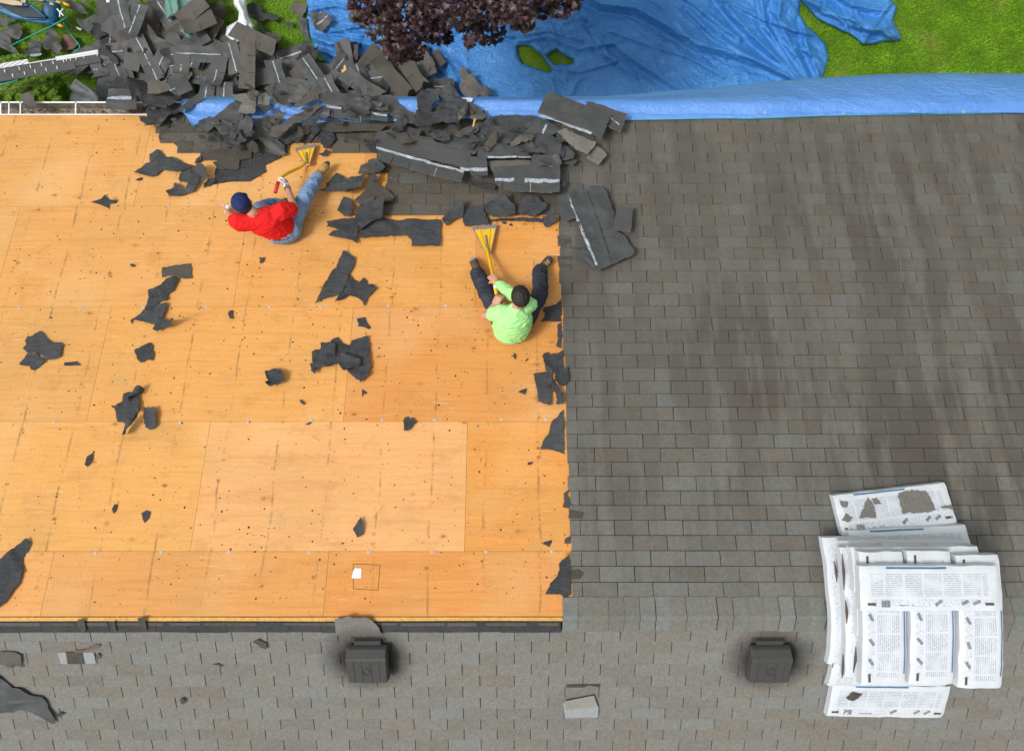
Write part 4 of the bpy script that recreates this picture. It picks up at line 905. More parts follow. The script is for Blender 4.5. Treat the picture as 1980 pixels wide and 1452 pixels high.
# middle of the pile
E2([(90,105),(70,60),(150,38),(330,60),(480,55),(520,75),(570,150),(600,170),(540,200),(470,170),(240,100)],'wide dark band of shingles running along the gutter above the tarred strip',mat='under',lift=.10,amp=.02)
E2([(60,75),(150,52),(250,85),(470,128),(470,170),(300,150),(110,135),(75,100)],'upper half of the first tarred strip, brown at its left end',mat='under',lift=.16,amp=.02,edge='cream')
E2([(95,140),(110,132),(300,165),(468,175),(468,222),(300,215),(160,200),(110,175)],'tarred strip with pale sealant line beside the long bowed strip',mat='under',lift=.15,amp=.02,tar=[((637,225),(752,243),.035)],slots=[((650,233),(650,247)),((702,240),(702,255))],edge='cream')
E2([(60,240),(75,208),(200,200),(330,212),(458,222),(420,262),(310,258),(130,265)],'granule faced strip tucked under the first tarred strip',mat='sh_old',lift=.09,amp=.02)
E2([(160,265),(240,268),(320,290),(395,328),(402,365),(360,355),(330,330),(300,305),(240,285)],'curled felt hem hanging below the first tarred strip',lift=.05,amp=.04,curls=[(-80,.0,.03)],**F_)
E2([(320,330),(390,300),(405,350),(400,368),(360,365),(345,345)],'ragged dark felt corner over the bare wood',lift=.03,amp=.04,**F_)
E2([(398,325),(400,280),(480,262),(580,292),(700,330),(800,352),(950,400),(948,445),(938,492),(780,455),(560,405),(400,378)],'upper half of the longest tarred strip in the pile',mat='under',lift=.13,amp=.015,edge='cream')
E2([(400,378),(560,420),(740,470),(912,520),(895,577),(790,555),(640,515),(560,490),(435,457)],'lower half of the longest tarred strip, three tabs with open slots',mat='under',lift=.15,amp=.012,edge='cream',tar=[((732,304),(898,350),.036)],slots=[((798,328),(792,346)),((847,342),(841,360)),((765,320),(760,334))])
E2([(500,175),(520,165),(560,148),(640,190),(632,235),(625,250),(560,240),(500,225)],'dark squarish shingle with one pale patch, left of the crumpled felt',mat='under',lift=.15,amp=.03,tar=[((767,253),(776,256),.03)])
E2([(495,235),(560,240),(660,262),(650,300),(720,310),(760,350),(600,312),(490,275)],'wide dark shingle slab above the longest tarred strip',mat='under',lift=.12,amp=.02)
E2([(640,152),(636,100),(665,60),(700,42),(740,55),(790,62),(765,88),(730,130),(720,160),(715,195),(670,180)],'big curled felt sheet lapping over the blue tarp',lift=.14,amp=.06,curls=[(60,.2,.09)],**F_)
E2([(715,190),(718,140),(765,88),(820,100),(815,160),(790,178)],'shadowed hollow of felt inside the big curled sheet',mat='gran',lift=.08,amp=.04)
E2([(765,82),(830,88),(880,100),(925,112),(935,150),(930,190),(905,240),(870,210),(820,185),(800,170),(815,130)],'right flap of the big curled felt sheet',lift=.17,amp=.06,curls=[(-20,.25,.08)],**F_)
E2([(640,175),(720,182),(800,178),(870,200),(892,228),(880,262),(855,272),(838,262),(825,268),(812,255),(790,240),(760,245),(715,270),(640,290),(622,245)],'felt sheet with a saw toothed torn edge in the middle of the pile',lift=.18,amp=.07,jg=.008,curls=[(-80,.25,.10)],**F_)
E2([(705,300),(740,275),(800,290),(830,315),(832,340),(790,342),(740,325)],'small saw toothed felt flap below the toothed sheet',lift=.15,amp=.05,jg=.01,**F_)
E2([(850,305),(905,268),(990,243),(993,258),(960,285),(885,317),(865,312)],'boat shaped dark shingle fragment right of the saw toothed sheet',mat='under',lift=.16,amp=.02,jg=.003,edge='cream')
E2([(920,110),(960,118),(1040,190),(1020,215),(960,215),(920,190)],'dark shingle corner carrying a splinter of wood',mat='under',lift=.14,amp=.04)
E2([(1035,170),(1090,158),(1200,150),(1330,155),(1330,200),(1280,235),(1270,300),(1180,275),(1090,240)],'scratched dark felt field below the blue tarp hem',lift=.04,amp=.02,**F_)
E2([(965,330),(1000,250),(1060,190),(1092,238),(1180,262),(1262,290),(1240,325),(1180,345),(1080,352),(1000,345)],'widest smooth felt sheet near the right end of the pile',lift=.10,amp=.06,curls=[(90,.25,.2)],**F_)
E2([(860,300),(940,320),(950,345),(1000,360),(980,400),(960,408),(800,360),(840,330)],'dark shingle slab between the two longest strips',mat='under',lift=.12,amp=.02)
E2([(942,355),(950,318),(1000,335),(1040,352),(1000,360)],'little grey curled flap over the dark slab',lift=.16,amp=.05,**F_)
E2([(1170,345),(1240,318),(1300,300),(1320,310),(1400,305),(1470,322),(1475,370),(1470,418),(1380,412),(1300,415),(1240,400)],'bumpy felt sheet with two dark holes near the right end',lift=.13,amp=.06,**F_)
E2([(985,425),(1000,368),(1100,362),(1225,366),(1240,400),(1300,430),(1298,440),(1150,432),(1040,440)],'smooth strip whose lower edge carries a pale sealant line',mat='under',lift=.15,amp=.02,tar=[((944,323),(1026,323),.025)])
E2([(1038,440),(1150,436),(1298,440),(1300,488),(1180,492),(1070,498)],'brown shaded shingle between the two sealed strips',mat='gran',lift=.11,amp=.01)
E2([(1300,440),(1303,420),(1380,415),(1466,415),(1466,488),(1390,490),(1300,488)],'upper right dark tab of the sealed strips',mat='under',lift=.145,amp=.01)
E2([(1072,498),(1200,490),(1350,487),(1466,490),(1465,570),(1463,640),(1380,645),(1300,640),(1210,640),(1140,622),(1100,600),(1085,555)],'wide sealed strip at the right end with a bright white line and tab slots',mat='under',lift=.17,amp=.012,edge='cream',tar=[((958,368),(994,367),.05),((1014,369),(1080,369),.055)],slots=[((972,372),(971,387)),((1025,374),(1025,391))])
E2([(945,430),(1038,436),(1045,475),(1048,520),(1048,545),(950,540),(945,510),(940,470)],'narrow upright tab crossed by a bright white sealant bar',mat='under',lift=.16,amp=.012,tar=[((892,346),(943,347),.045)])
E2([(920,540),(1000,545),(1090,560),(1090,590),(1070,595),(1000,575),(915,552)],'dark drooping felt hem under the upright tab',lift=.06,amp=.03,**F_)
E2([(1375,98),(1390,80),(1405,70),(1500,105),(1640,160),(1758,205),(1730,280),(1700,345),(1560,275),(1440,225),(1335,195)],'widest dark shingle strip of the right end, lying askew over the tarp hem',mat='under',lift=.20,amp=.02,edge='cream',tar=[((1043,248),(1140,284),.032)])
E2([(1620,112),(1700,128),(1800,165),(1856,182),(1835,240),(1815,292),(1758,262),(1740,250),(1755,205),(1660,165),(1615,140)],'dark strip end reaching furthest right over the blue tarp hem',mat='under',lift=.15,amp=.02,edge='cream',tar=[((1177,248),(1194,260),.02)])
E2([(1335,195),(1300,240),(1265,285),(1310,292),(1350,300),(1420,300),(1460,285),(1480,268),(1400,225)],'shingle corner with a broad pale sealant bar left of the askew strip',mat='under',lift=.14,amp=.02,edge='cream',tar=[((1056,259),(1048,276),.03)])
E2([(1450,285),(1490,268),(1560,300),(1672,345),(1660,380),(1622,422),(1560,392),(1500,340),(1458,308)],'pale granule faced strip hanging below the askew strip',mat='sh_back',lift=.15,amp=.03)
E2([(1672,345),(1710,370),(1742,400),(1715,430),(1690,462),(1650,440),(1620,420),(1650,390)],'grey granule faced tab at the lowest right corner of the askew pieces',mat='sh_cap',lift=.10,amp=.02)
E2([(1470,360),(1480,350),(1520,370),(1552,402),(1545,432),(1500,440),(1468,440)],'cream edged shingle tip between strip and shingles',mat='under',lift=.12,amp=.02,edge='cream')
E2([(1465,445),(1540,430),(1578,420),(1545,458),(1500,450)],'thin cream edged wedge under the shingle tip',mat='under',lift=.08,amp=.02,edge='cream')
E2([(1463,580),(1480,545),(1500,560),(1500,580),(1475,610)],'small grey felt ear at the corner of the wide sealed strip',lift=.08,amp=.04,**F_)
# pieces along the lower rim of the unstripped patch
E2([(778,750),(830,705),(880,672),(905,690),(902,745),(860,752),(835,770),(805,792),(785,775)],'half rolled felt tongue at the rim above the second scraper',lift=.03,amp=.04,curls=[(80,.1,.05)],**F_)
E2([(905,690),(960,684),(1020,685),(1035,720),(1050,765),(1045,790),(1000,785),(910,797),(898,745)],'flat felt apron right above the toothed blade of the second scraper',lift=.03,amp=.02,**F_)
E2([(1018,690),(1060,665),(1100,648),(1160,640),(1165,665),(1205,685),(1207,740),(1150,752),(1080,755),(1045,735)],'rolled back felt with a stepped outline right of the apron',lift=.05,amp=.06,curls=[(100,.1,.06)],**F_)
E2([(1245,655),(1290,646),(1340,648),(1392,690),(1385,722),(1350,735),(1310,752),(1260,742),(1240,715)],'dome shaped felt flap near the right end of the rim',lift=.05,amp=.05,curls=[(90,.12,.07)],**F_)
E2([(1365,745),(1405,738),(1450,742),(1448,772),(1410,795),(1385,805),(1370,785)],'small rolled felt end at the right corner of the rim',lift=.03,amp=.03,curls=[(0,.15,.03)],**F_)
E2([(1040,740),(1060,750),(1240,740),(1370,748),(1368,768),(1200,758),(1065,762),(1060,790)],'thin dark felt hem along the rim between the rolled pieces',lift=.01,amp=.02,**F_)
E2([(1170,782),(1182,768),(1195,785)],'tiny triangular chip below the rim',jg=.001,**F_)
E2([(1125,762),(1150,762),(1158,772),(1140,775)],'tiny oblong chip below the rim',jg=.001,**F_)
E2([(95,768),(170,758),(270,745),(285,760),(290,800),(280,840),(285,898),(250,880),(200,868),(110,845),(140,825),(175,822),(150,810),(100,800),(110,785)],'hand shaped felt scrap with pointed fingers below the tan boot',lift=.02,amp=.03,**F_)
E2([(290,862),(300,800),(360,750),(420,742),(470,752),(530,760),(600,755),(770,752),(768,830),(765,912),(680,912),(598,912),(600,880),(575,850),(500,848),(400,858)],'broad stepped felt apron under the unstripped patch',lift=.015,amp=.03,**F_)
E2([(285,820),(270,745),(280,715),(320,690),(380,680),(450,678),(440,730),(430,782),(370,790),(320,820),(290,835)],'crumpled felt knot above the stepped apron',lift=.05,amp=.07,curls=[(40,.15,.07)],**F_)
E2([(162,702),(180,660),(200,622),(250,640),(262,690),(240,740),(210,745)],'long dark felt neck running down to the hand shaped scrap',lift=.03,amp=.03,**F_)
E2([(55,602),(140,565),(230,530),(330,503),(332,545),(300,595),(255,642),(210,605),(150,602)],'felt rolled into a dark open tube right of the denim leg',lift=.06,amp=.04,curls=[(-60,.10,-.05)],**F_)
E2([(90,580),(100,545),(130,510),(155,480),(195,500),(228,542),(160,562)],'pointed felt piece between tan boot and rolled tube',lift=.02,amp=.02,**F_)
E2([(288,498),(305,450),(350,432),(430,430),(445,465),(400,512),(350,500),(325,505)],'dusty granule corner above the rolled tube',mat='sh_old',lift=.05,amp=.04)
E2([(350,440),(400,432),(450,470),(420,505),(370,510)],'dark bent felt collar on the dusty corner',lift=.08,amp=.05,**F_)
E2([(270,650),(330,590),(360,520),(400,518),(405,560),(455,585),(502,632),(490,660),(430,665),(380,695),(310,700)],'olive granule faced shingle left of the unstripped rows',mat='sh_old',lift=.05,amp=.03)
E2([(355,520),(385,508),(405,530),(405,550),(375,555)],'round grey felt tip over the olive shingle',lift=.09,amp=.03,**F_)
E2([(295,700),(330,655),(385,640),(388,670),(340,702)],'small brown patch on the olive shingle',mat='gran',lift=.085,amp=.02)
E2([(60,262),(150,275),(160,290),(100,345),(70,322)],'black felt tongue above the tan boot at the pile rim',lift=.03,amp=.03,**F_)
PILE=[(285,215),(360,195),(520,190),(640,185),(760,205),(860,205),(940,235),(1040,240),(1100,300),(1090,345),(1040,330),(900,300),(790,290),(700,262),(620,262),(540,290),(440,300),(350,270),(300,250)]
rr=random.Random(52); got=[]
while len(got)<84:
    x,y=rr.uniform(285,1100),rr.uniform(186,345)
    if (345<x<462 and y<246) or (528<x<578 and 222<y<243) or (735<x<820 and y<232): continue
    if not inside(PILE,x,y) or any((x-a)**2+(y-b)**2<130 for a,b in got): continue
    got.append((x,y)); big=rr.random()<.35; r=rr.uniform(18,30) if big else rr.uniform(7,17); n=rr.randint(6,11); a0=rr.uniform(0,6.28); asp=rr.uniform(.35,.8)
    kd=rr.choices(['felt','under','gran','sh_old'],[45,30,10,15])[0]
    P_=[]
    for j in range(n):
        q=2*math.pi*j/n; u,v=r*rr.uniform(.6,1.2)*math.cos(q),r*asp*rr.uniform(.5,1.2)*math.sin(q); P_.append((x+u*math.cos(a0)-v*math.sin(a0),y-(u*math.sin(a0)+v*math.cos(a0))*.8))
    inz=y<262 and 540<x<745 or rr.random()<.35
    S(P_,{'felt':'small ragged black felt scrap in the pile along the eave','under':'broken dark shingle bit in the pile along the eave','gran':'brown granule faced shingle bit in the pile along the eave','sh_old':'dusty old shingle bit in the pile along the eave'}[kd],name='felt_scrap' if kd=='felt' else 'torn_shingle',cat='felt scrap' if kd=='felt' else 'shingle piece',group='small scraps in the eave pile',mat=kd,lift=rr.uniform(.10,.21) if inz else rr.uniform(.05,.12),amp=.06,jg=.006,step=.02,curls=[(rr.uniform(0,360),rr.uniform(0,.2),rr.uniform(.04,.12))],tilt=(rr.gauss(0,8),rr.gauss(0,8)),edge='cream' if rr.random()<.2 else None)
# torn sheet lying on the good shingles
E2([(1500,615),(1545,598),(1600,588),(1650,575),(1700,570),(1735,600),(1762,660),(1780,720),(1800,830),(1850,860),(1865,900),(1905,955),(1890,985),(1840,1000),(1760,1040),(1695,1068),(1640,1040),(1590,1000),(1570,960),(1550,932),(1625,935),(1600,850),(1560,770)],'big torn dark shingle sheet lying on the good shingles right of the man in green',mat='under',lift=.06,amp=.03,h=.02,tar=[((1095,385),(1152,520),.03)],slots=[((1135,378),(1180,510))],group='loose sheets on the good shingles')
E2([(1452,632),(1510,622),(1535,690),(1560,765),(1520,780),(1485,788),(1462,740),(1452,680)],'rounded cream rimmed lobe at the left of the big torn sheet',mat='under',lift=.08,amp=.02,h=.02,edge='cream',jg=0,group='loose sheets on the good shingles')
E2([(1797,700),(1845,702),(1894,706),(1888,780),(1880,850),(1830,842),(1780,835),(1788,770)],'small rectangular tab right beside the big torn sheet',mat='under',lift=.09,amp=.01,h=.02,edge='cream',jg=.002,group='loose sheets on the good shingles')
# gutter end pieces
S([(42,190),(60,188),(75,190),(72,200),(76,212),(60,223),(55,215)],'dark shingle lobe fallen across the gutter at the far left',name='torn_shingle',cat='shingle piece',h=.06,mat='gran',lift=.04,amp=.04,curls=[(20,.3,.05)])
S([(210,219),(211,197),(214,181),(240,180),(268,182),(269,200),(269,219),(240,219)],'dark shingle with a pale sealant line resting on the gutter end',name='torn_shingle',cat='shingle piece',h=.05,mat='under',lift=.05,amp=.02,tar=[((213,198),(267,199),.05)],group=GP)
S([(268,215),(270,190),(290,182),(330,190),(358,202),(345,215),(330,225),(290,222),(278,205)],'billowing grey felt next to the shingle on the gutter end',h=.06,lift=.10,amp=.08,curls=[(160,.2,.1)],group=GP)
S([(296,200),(300,182),(320,179),(338,185),(344,195),(320,204)],'crumbly brown shingle lump above the billowing felt',name='torn_shingle',cat='shingle piece',h=.12,mat='gran',lift=.14,amp=.06,group=GP)
# ================================================================ HEAP ON THE LAWN
def strip_poly(nt,torn,rr):
    """outline of a strip of nt tabs with slots, long side along x"""
    Wd=nt*.305; p=[]; ht=.305; y0=-ht/2; y1=ht/2; x0=-Wd/2
    for k in range(nt):
        a=x0+k*.305; p+=[(a+.004,y0),(a+.301,y0)]
        if k<nt-1: p+=[(a+.301,y0+.13),(a+.309,y0+.13)]
    if torn>.5:
        p+=[(Wd/2,y0+.1),(Wd/2-rr.uniform(.02,.1),y1-.08),(Wd/2-rr.uniform(0,.06),y1)]
        p+=[(rr.uniform(-.1,.1),y1-rr.uniform(0,.05)),(-Wd/2+rr.uniform(0,.08),y1)]
        if rr.random()<.5: p+=[(-Wd/2-rr.uniform(-.04,.04),y1-.12)]
    else: p+=[(Wd/2,y1),(-Wd/2,y1)]
    return p
def blob_poly(r,rr):
    n=rr.randint(7,12); return [(r*rr.uniform(.5,1.15)*math.cos(2*math.pi*i/n),r*.75*rr.uniform(.5,1.15)*math.sin(2*math.pi*i/n)) for i in range(n)]
HT={'under_tar':('dark face down shingle strip with a pale sealant line in the lawn heap','shingle piece'),
    'under':('dark smooth backed shingle fragment in the heap on the lawn','shingle piece'),
    'gran':('brown granule faced shingle fragment in the heap on the lawn','shingle piece'),
    'felt':('ragged black felt scrap in the heap on the lawn','felt scrap')}
def loose(px,py,z,ang,kind,rr,nt=None,label=None,group='torn shingles heaped on the lawn',tilt=(0,0),bend=None):
    SEED[0]+=1; sd=SEED[0]
    if kind=='felt': poly=jag(blob_poly(rr.uniform(.14,.30),rr),.012,.06,rr); amp=.09
    else: poly=strip_poly(nt or rr.choice([1,2,2,3,3,3]),rr.random(),rr); amp=.03; poly=jag(poly,.002,.3,rr) if kind!='gran' else poly
    cs=[]
    if bend is None and rr.random()<.4: cs=[(rr.uniform(0,6.28),rr.uniform(.05,.2),rr.uniform(.2,.5))]
    if kind=='felt' and rr.random()<.6: cs=[(rr.uniform(0,6.28),rr.uniform(0,.1),rr.uniform(.06,.12))]
    fn=disp_fn(sd,amp,3.5 if kind!='felt' else 4.5,cs,.0)
    me=sheet_mesh(poly,fn,.005 if kind!='felt' else .003,.08,'piece',bot=True)
    if me is None: return
    mt={'under_tar':'under','under':'under','gran':'gran','felt':'felt'}[kind]
    bk={'under_tar':'gran','under':'gran','gran':'under','felt':'felt'}[kind]
    o=link('felt_scrap' if kind=='felt' else 'torn_shingle',me,None,[M[mt],M[bk],M['cream' if (kind!='felt' and rr.random()<.35) else mt]])
    o.matrix_world=Matrix.Translation(Wz(px,py,z))@Matrix.Rotation(ang,4,'Z')@Matrix.Rotation(tilt[0],4,'X')@Matrix.Rotation(tilt[1],4,'Y')
    l,c=HT[kind]; tag(o,label or l,c,group)
    if kind=='under_tar':
        xs_=[p[0] for p in poly]; a,b=min(xs_)+rr.uniform(.01,.06),max(xs_)-rr.uniform(.01,.06); pl=[]; n=8
        if rr.random()<.4: a,b=(a,a+(b-a)*.55)
        for i in range(n+1): pl.append((a+(b-a)*i/n,.005+.013*rr.uniform(.4,1.2)))
        for i in range(n,-1,-1): pl.append((a+(b-a)*i/n,.005-.013*rr.uniform(.4,1.2)))
        m2=sheet_mesh(pl,lambda x,y:fn(x,y)+Vector((0,0,.004)),.001,.08,'sealant')
        if m2: link('sealant_strip',m2,o,mat=M['tar'])
    return o
HEAP=[(200,15),(330,30),(400,5),(425,40),(430,70),(470,78),(520,95),(575,115),(620,125),(650,130),(700,120),(790,85),(815,110),(835,140),(850,175),(862,215),(190,215),(150,150),(180,95),(170,60),(205,45)]
rr=random.Random(77); pts=[]
tries=0
while len(pts)<165 and tries<20000:
    tries+=1
    x,y=rr.uniform(150,862),rr.uniform(5,212)
    if not inside(HEAP,x,y): continue
    if any((x-a)**2+(y-b)**2<14**2 for a,b in pts): continue
    if 330<x<385 and y<78 and rr.random()<.85: continue
    if x<196 and y>138: continue
    if 436<x<490 and y<85 and rr.random()<.9: continue
    pts.append((x,y))
for i,(x,y) in enumerate(pts):
    d=nearest(HEAP,x,y)[1]; z=.05+min(1,d/70)*.30+i*.0016
    k=rr.choices(['under_tar','under','gran','felt'],[42,32,16,18])[0]
    if 420<x<560 and 60<y<150 and rr.random()<.55: k='gran'
    if 380<x<460 and y<70 and rr.random()<.7: k='gran'
    ang=rr.gauss(-.25 if x>600 else 0,.55) + (math.pi/2 if rr.random()<.38 else 0)+(math.pi if rr.random()<.5 else 0)
    loose(x,y,z,ang,k,rr,tilt=(rr.gauss(0,.08),rr.gauss(0,.07)))
for k,(px,py,an,nt_,kd) in enumerate([(283,112,-62,3,'under_tar'),(300,146,-68,1,'under_tar'),(323,107,-3,1,'under_tar'),(385,106,-2,3,'under_tar'),(352,128,82,1,'under_tar'),(282,168,4,2,'under_tar'),(338,173,25,2,'under_tar'),(450,112,-75,2,'under_tar'),(478,125,88,3,'gran'),(490,75,-25,3,'gran'),(535,143,-72,2,'under_tar'),(612,152,-55,3,'under_tar'),(640,175,-62,2,'under_tar'),(585,172,-10,2,'under'),(262,38,70,2,'under_tar'),(235,28,-75,2,'under_tar'),(385,45,25,2,'gran'),(372,22,40,2,'gran'),(420,140,80,2,'under_tar'),(400,172,85,2,'under_tar'),(435,175,88,1,'under_tar'),(700,165,-35,3,'under'),(760,150,-50,3,'gran'),(800,145,-55,2,'gran'),(230,170,70,1,'felt')]):
    loose(px,py,.60+.004*k,R(an),kd,rr,nt=nt_,tilt=(rr.gauss(0,.05),rr.gauss(0,.05)))
GL='shingle pieces strewn around the heap'
for (x,y,a,k,n,l) in [(622,33,-.6,'under',1,None),(549,20,.5,'gran',1,None)]: pass
def ground_scrap(pts_,label,mat='under',z=.05,**k):
    k.setdefault('group',GL); return S(pts_,label,side='g',h=z,mat=mat,lift=.02,amp=k.pop('amp',.05),grid=.07,name=k.pop('name','torn_shingle'),cat=k.pop('cat','shingle piece'),**k)
C3=lambda p:cv(p,400,0,6.6); C1=lambda p:cv(p,0,0,6.3136); C4=lambda p:cv(p,660,0,6.1875)
ground_scrap(C3([(445,110),(520,80),(600,50),(660,85),(715,120),(710,190),(800,185),(930,220),(900,270),(855,300),(790,255),(700,290),(640,285),(560,240),(480,210),(450,170)]),'large bat shaped dark felt piece on the grass right of the white sheet',mat='felt',z=.08)
ground_scrap(C3([(1055,150),(1150,12),(1290,90),(1270,170),(1215,250),(1140,195)]),'pale brown granule faced square on the grass left of the blue tarp',mat='gran',z=.06)
ground_scrap(C3([(975,300),(1110,303),(1105,365),(1040,350)]),'small dark rectangle on the grass below the pale brown square',z=.04)
ground_scrap(C3([(1180,245),(1285,250),(1290,380),(1320,520),(1270,500),(1195,410)]),'long dark blade shaped piece along the left edge of the blue tarp',z=.06)
ground_scrap(C3([(650,290),(690,300),(730,380),(780,440),(700,420)]),'narrow dark sliver on the grass below the bat shaped piece',z=.05)
ground_scrap(C3([(1165,640),(1240,600),(1290,560),(1330,560),(1390,660),(1435,590),(1440,700),(1400,820),(1280,900),(1180,990),(1110,1060),(1180,900),(1160,780),(1230,750),(1240,690)]),'big hooked felt sheet arching over the right shoulder of the heap',mat='felt',z=.35,amp=.15)
ground_scrap(C3([(1295,215),(1400,165),(1450,200),(1510,160),(1600,250),(1595,300),(1470,420),(1390,390),(1340,260)]),'heart shaped dark piece with a thin pale line lying on the blue tarp',z=.20,tar=[((614,50),(635,34),.03)])
ground_scrap(C3([(1850,110),(1910,80),(1950,150),(1955,240),(1900,310),(1825,300),(1830,190)]),'dark oval piece on the blue tarp at the edge of the purple leaves',z=.20)
ground_scrap(C3([(1660,610),(1690,565),(1800,560),(1940,600),(1935,760),(1880,810),(1780,800),(1715,760),(1700,670)]),'curved brown shingle square lying on the lower corner of the blue tarp',mat='gran',z=.22,amp=.12)
ground_scrap(C4([(1395,865),(1440,860),(1440,800),(1475,805),(1500,860),(1530,900),(1580,880),(1600,960),(1640,1000),(1660,1040),(1740,1040),(1780,1090),(1770,1170),(1700,1180),(1650,1150),(1600,1190),(1490,1170),(1430,1100),(1420,1010),(1460,990)]),'jagged dark piece on the blue tarp just beyond the eave, right of the heap',mat='gran',z=.20)
ground_scrap(C4([(1640,1060),(1740,1040),(1778,1095),(1765,1172),(1690,1175),(1655,1130)]),'grey tab on the lower end of the jagged dark piece',mat='under',z=.30)
ground_scrap(C4([(1160,1100),(1300,985),(1440,1190),(1150,1195)]),'dark triangular piece standing beside the blue tongue beyond the eave',mat='under',z=.30)
ground_scrap(C4([(900,510),(1015,620),(1100,720),(1145,880),(1100,900),(1020,950),(960,870),(870,740),(840,600)]),'brown run of shingles with open joints curving along the purple leaves',mat='gran',z=.35)
ground_scrap(C1([(0,600),(0,400),(120,340),(240,300),(290,400),(260,490),(215,500),(150,470),(150,560),(200,600),(270,690),(150,720),(0,740)]),'large dark shingle sheet on the grass at the far left picture edge',z=.08)
ground_scrap(C1([(0,270),(110,235),(220,230),(200,275),(120,290),(100,320),(40,350),(0,350)]),'wavy dark shingle piece on the grass above the far left sheet',z=.06)
ground_scrap(C1([(0,200),(70,185),(80,215),(60,235),(0,230)]),'small dark shingle end right under the blue cart',z=.05)
ground_scrap(C1([(320,720),(315,650),(360,560),(440,470),(490,520),(540,540),(520,600),(500,700),(400,715)]),'dark shingle piece with a pale bar beside the grey plank',z=.10,tar=[((62,110),(84,107),.05)])
ground_scrap(C1([(525,545),(590,440),(620,380),(700,400),(720,450),(780,590),(770,650),(690,690),(660,620),(600,640)]),'folded dark shingle pair between the teal ropes and the plank',z=.15,amp=.1)
ground_scrap(C1([(740,0),(870,0),(920,50),(1000,70),(1100,185),(1000,180),(880,130),(800,100)]),'dark pointed shingle piece right of the blue cart',z=.12)
ground_scrap(C1([(990,0),(1075,0),(1065,80),(1030,80)]),'narrow dark shingle end at the top edge right of the blue cart',z=.10)
ground_scrap(C1([(930,240),(1040,260),(1120,230),(1200,160),(1270,210),(1300,270),(1260,330),(1200,300),(1130,300),(1220,370),(1280,400),(1100,420),(1000,350)]),'large wing shaped dark piece at the left end of the heap',z=.12)
ground_scrap(C1([(780,440),(900,450),(980,540),(900,620),(800,640),(770,560)]),'reddish brown wet sheet among the teal ropes',mat='rust',z=.05)
ground_scrap(C1([(1240,700),(1260,560),(1340,600),(1389,640),(1500,780),(1480,900),(1389,880),(1300,860)]),'black glossy felt roll bulging at the end of the grey plank',mat='felt',z=.35,amp=.2)
# ================================================================ STACK OF WRAPPED SHINGLE BUNDLES OVER THE RIDGE
def drape(Y,n):
    d=abs(Y-YR); s=.06+.24*n
    return ZR-T*(math.sqrt(d*d+s*s)-s)+.022+n*.094
def bundle(X,Y,n,ang,label,Ld=1.04,Wd=.335,th=.088,marks='h',zo=0,seed=0):
    rr=random.Random(seed); ca,sa=math.cos(ang),math.sin(ang); nx,ny=26,10
    org=Vector((X,Y,drape(Y,n)+zo))
    def pt(lx,ly,top,off=0):
        wx,wy=X+lx*ca-ly*sa,Y+lx*sa+ly*ca
        z=drape(wy,n)+zo+(th if top else 0)+off
        if top: z+=.009*noise.noise(Vector((wx*6,wy*6,seed)))+.006*(1-abs(noise.noise(Vector((wx*11,wy*7,seed+9)))*2))**2-.010*max(0,abs(lx)/(Ld/2)-.94)/.06-.010*max(0,abs(ly)/(Wd/2)-.86)/.14
        return Vector((wx,wy,z))
    mb=MB(); V=[]
    def rim(lx,ly): 
        e=.016*noise.noise(Vector((lx*9,ly*9,seed+4))); return lx*(1+e),ly*(1+2*e)
    for top in (1,0):
        for j in range(ny+1):
            for i in range(nx+1):
                lx,ly=rim(-Ld/2+Ld*i/nx,-Wd/2+Wd*j/ny); V.append(pt(lx,ly,top))
    N=(nx+1)*(ny+1); Fc=[]
    for j in range(ny):
        for i in range(nx):
            a=j*(nx+1)+i; Fc+=[(a,a+1,a+nx+2,a+nx+1),(N+a,N+a+nx+1,N+a+nx+2,N+a+1)]
    for i in range(nx):
        Fc+=[(i,N+i,N+i+1,i+1)]; a=ny*(nx+1)+i; Fc+=[(a,a+1,N+a+1,N+a)]
    for j in range(ny):
        a=j*(nx+1); Fc+=[(a,a+nx+1,N+a+nx+1,N+a)]; a+=nx; Fc+=[(a,N+a,N+a+nx+1,a+nx+1)]
    mb.add(V,Fc)
    fr=Matrix.Translation(org)@Matrix.Rotation(ang,4,'Z')
    o=build(mb,'shingle_bundle',M['wrap'],None,fr,smooth=True)
    em=o.modifiers.new('edge','EDGE_SPLIT'); em.split_angle=R(50)
    tag(o,label,'bundle','wrapped shingle bundles stacked over the ridge')
    def quad(name,pl,mat,off=.0025):
        m2=MB(); k=len(pl); 
        m2.add([pt(a,b,1,off) for a,b in pl],[tuple(range(k))]); adopt(build(m2,name,M[mat],None,fr),o)
    def rect(name,x0,x1,y0,y1,mat,off=.0025):
        m2=MB(); k=max(1,int((x1-x0)/.08)); vs=[]
        for i in range(k+1):
            xx=x0+(x1-x0)*i/k; vs+=[pt(xx,y0,1,off),pt(xx,y1,1,off)]
        m2.add(vs,[(2*i,2*i+2,2*i+3,2*i+1) for i in range(k)]); adopt(build(m2,name,M[mat],None,fr),o)
    if marks:
        rect('tape_mark',-.49,-.425,-.125,-.105,'browntape'); rect('tape_mark',.425,.49,-.125,-.105,'browntape')
        for xx in (.06,.27,.36) if marks!='v' else (-.02,.17,.33):
            a=rr.uniform(.3,.7); c_,s_=math.cos(a),math.sin(a)
            quad('printed_icon',[(xx+u*c_-v*s_,-.105+u*s_+v*c_) for u,v in ((-.03,-.012),(.03,-.012),(.03,.012),(-.03,.012))],'greyprint')
        if marks!='v': rect('printed_icon',-.38,-.31,-.14,-.09,'greyprint')
        rect('printed_icon',-.24,-.13,-.128,-.122,'greyprint')
        b0,b1=(-.33,.14) if marks=='h' else (-.10,.42)
        rect('blue_band',b0,b1,.150,.1625,'blueprint',.004)
    return o
PI=math.pi
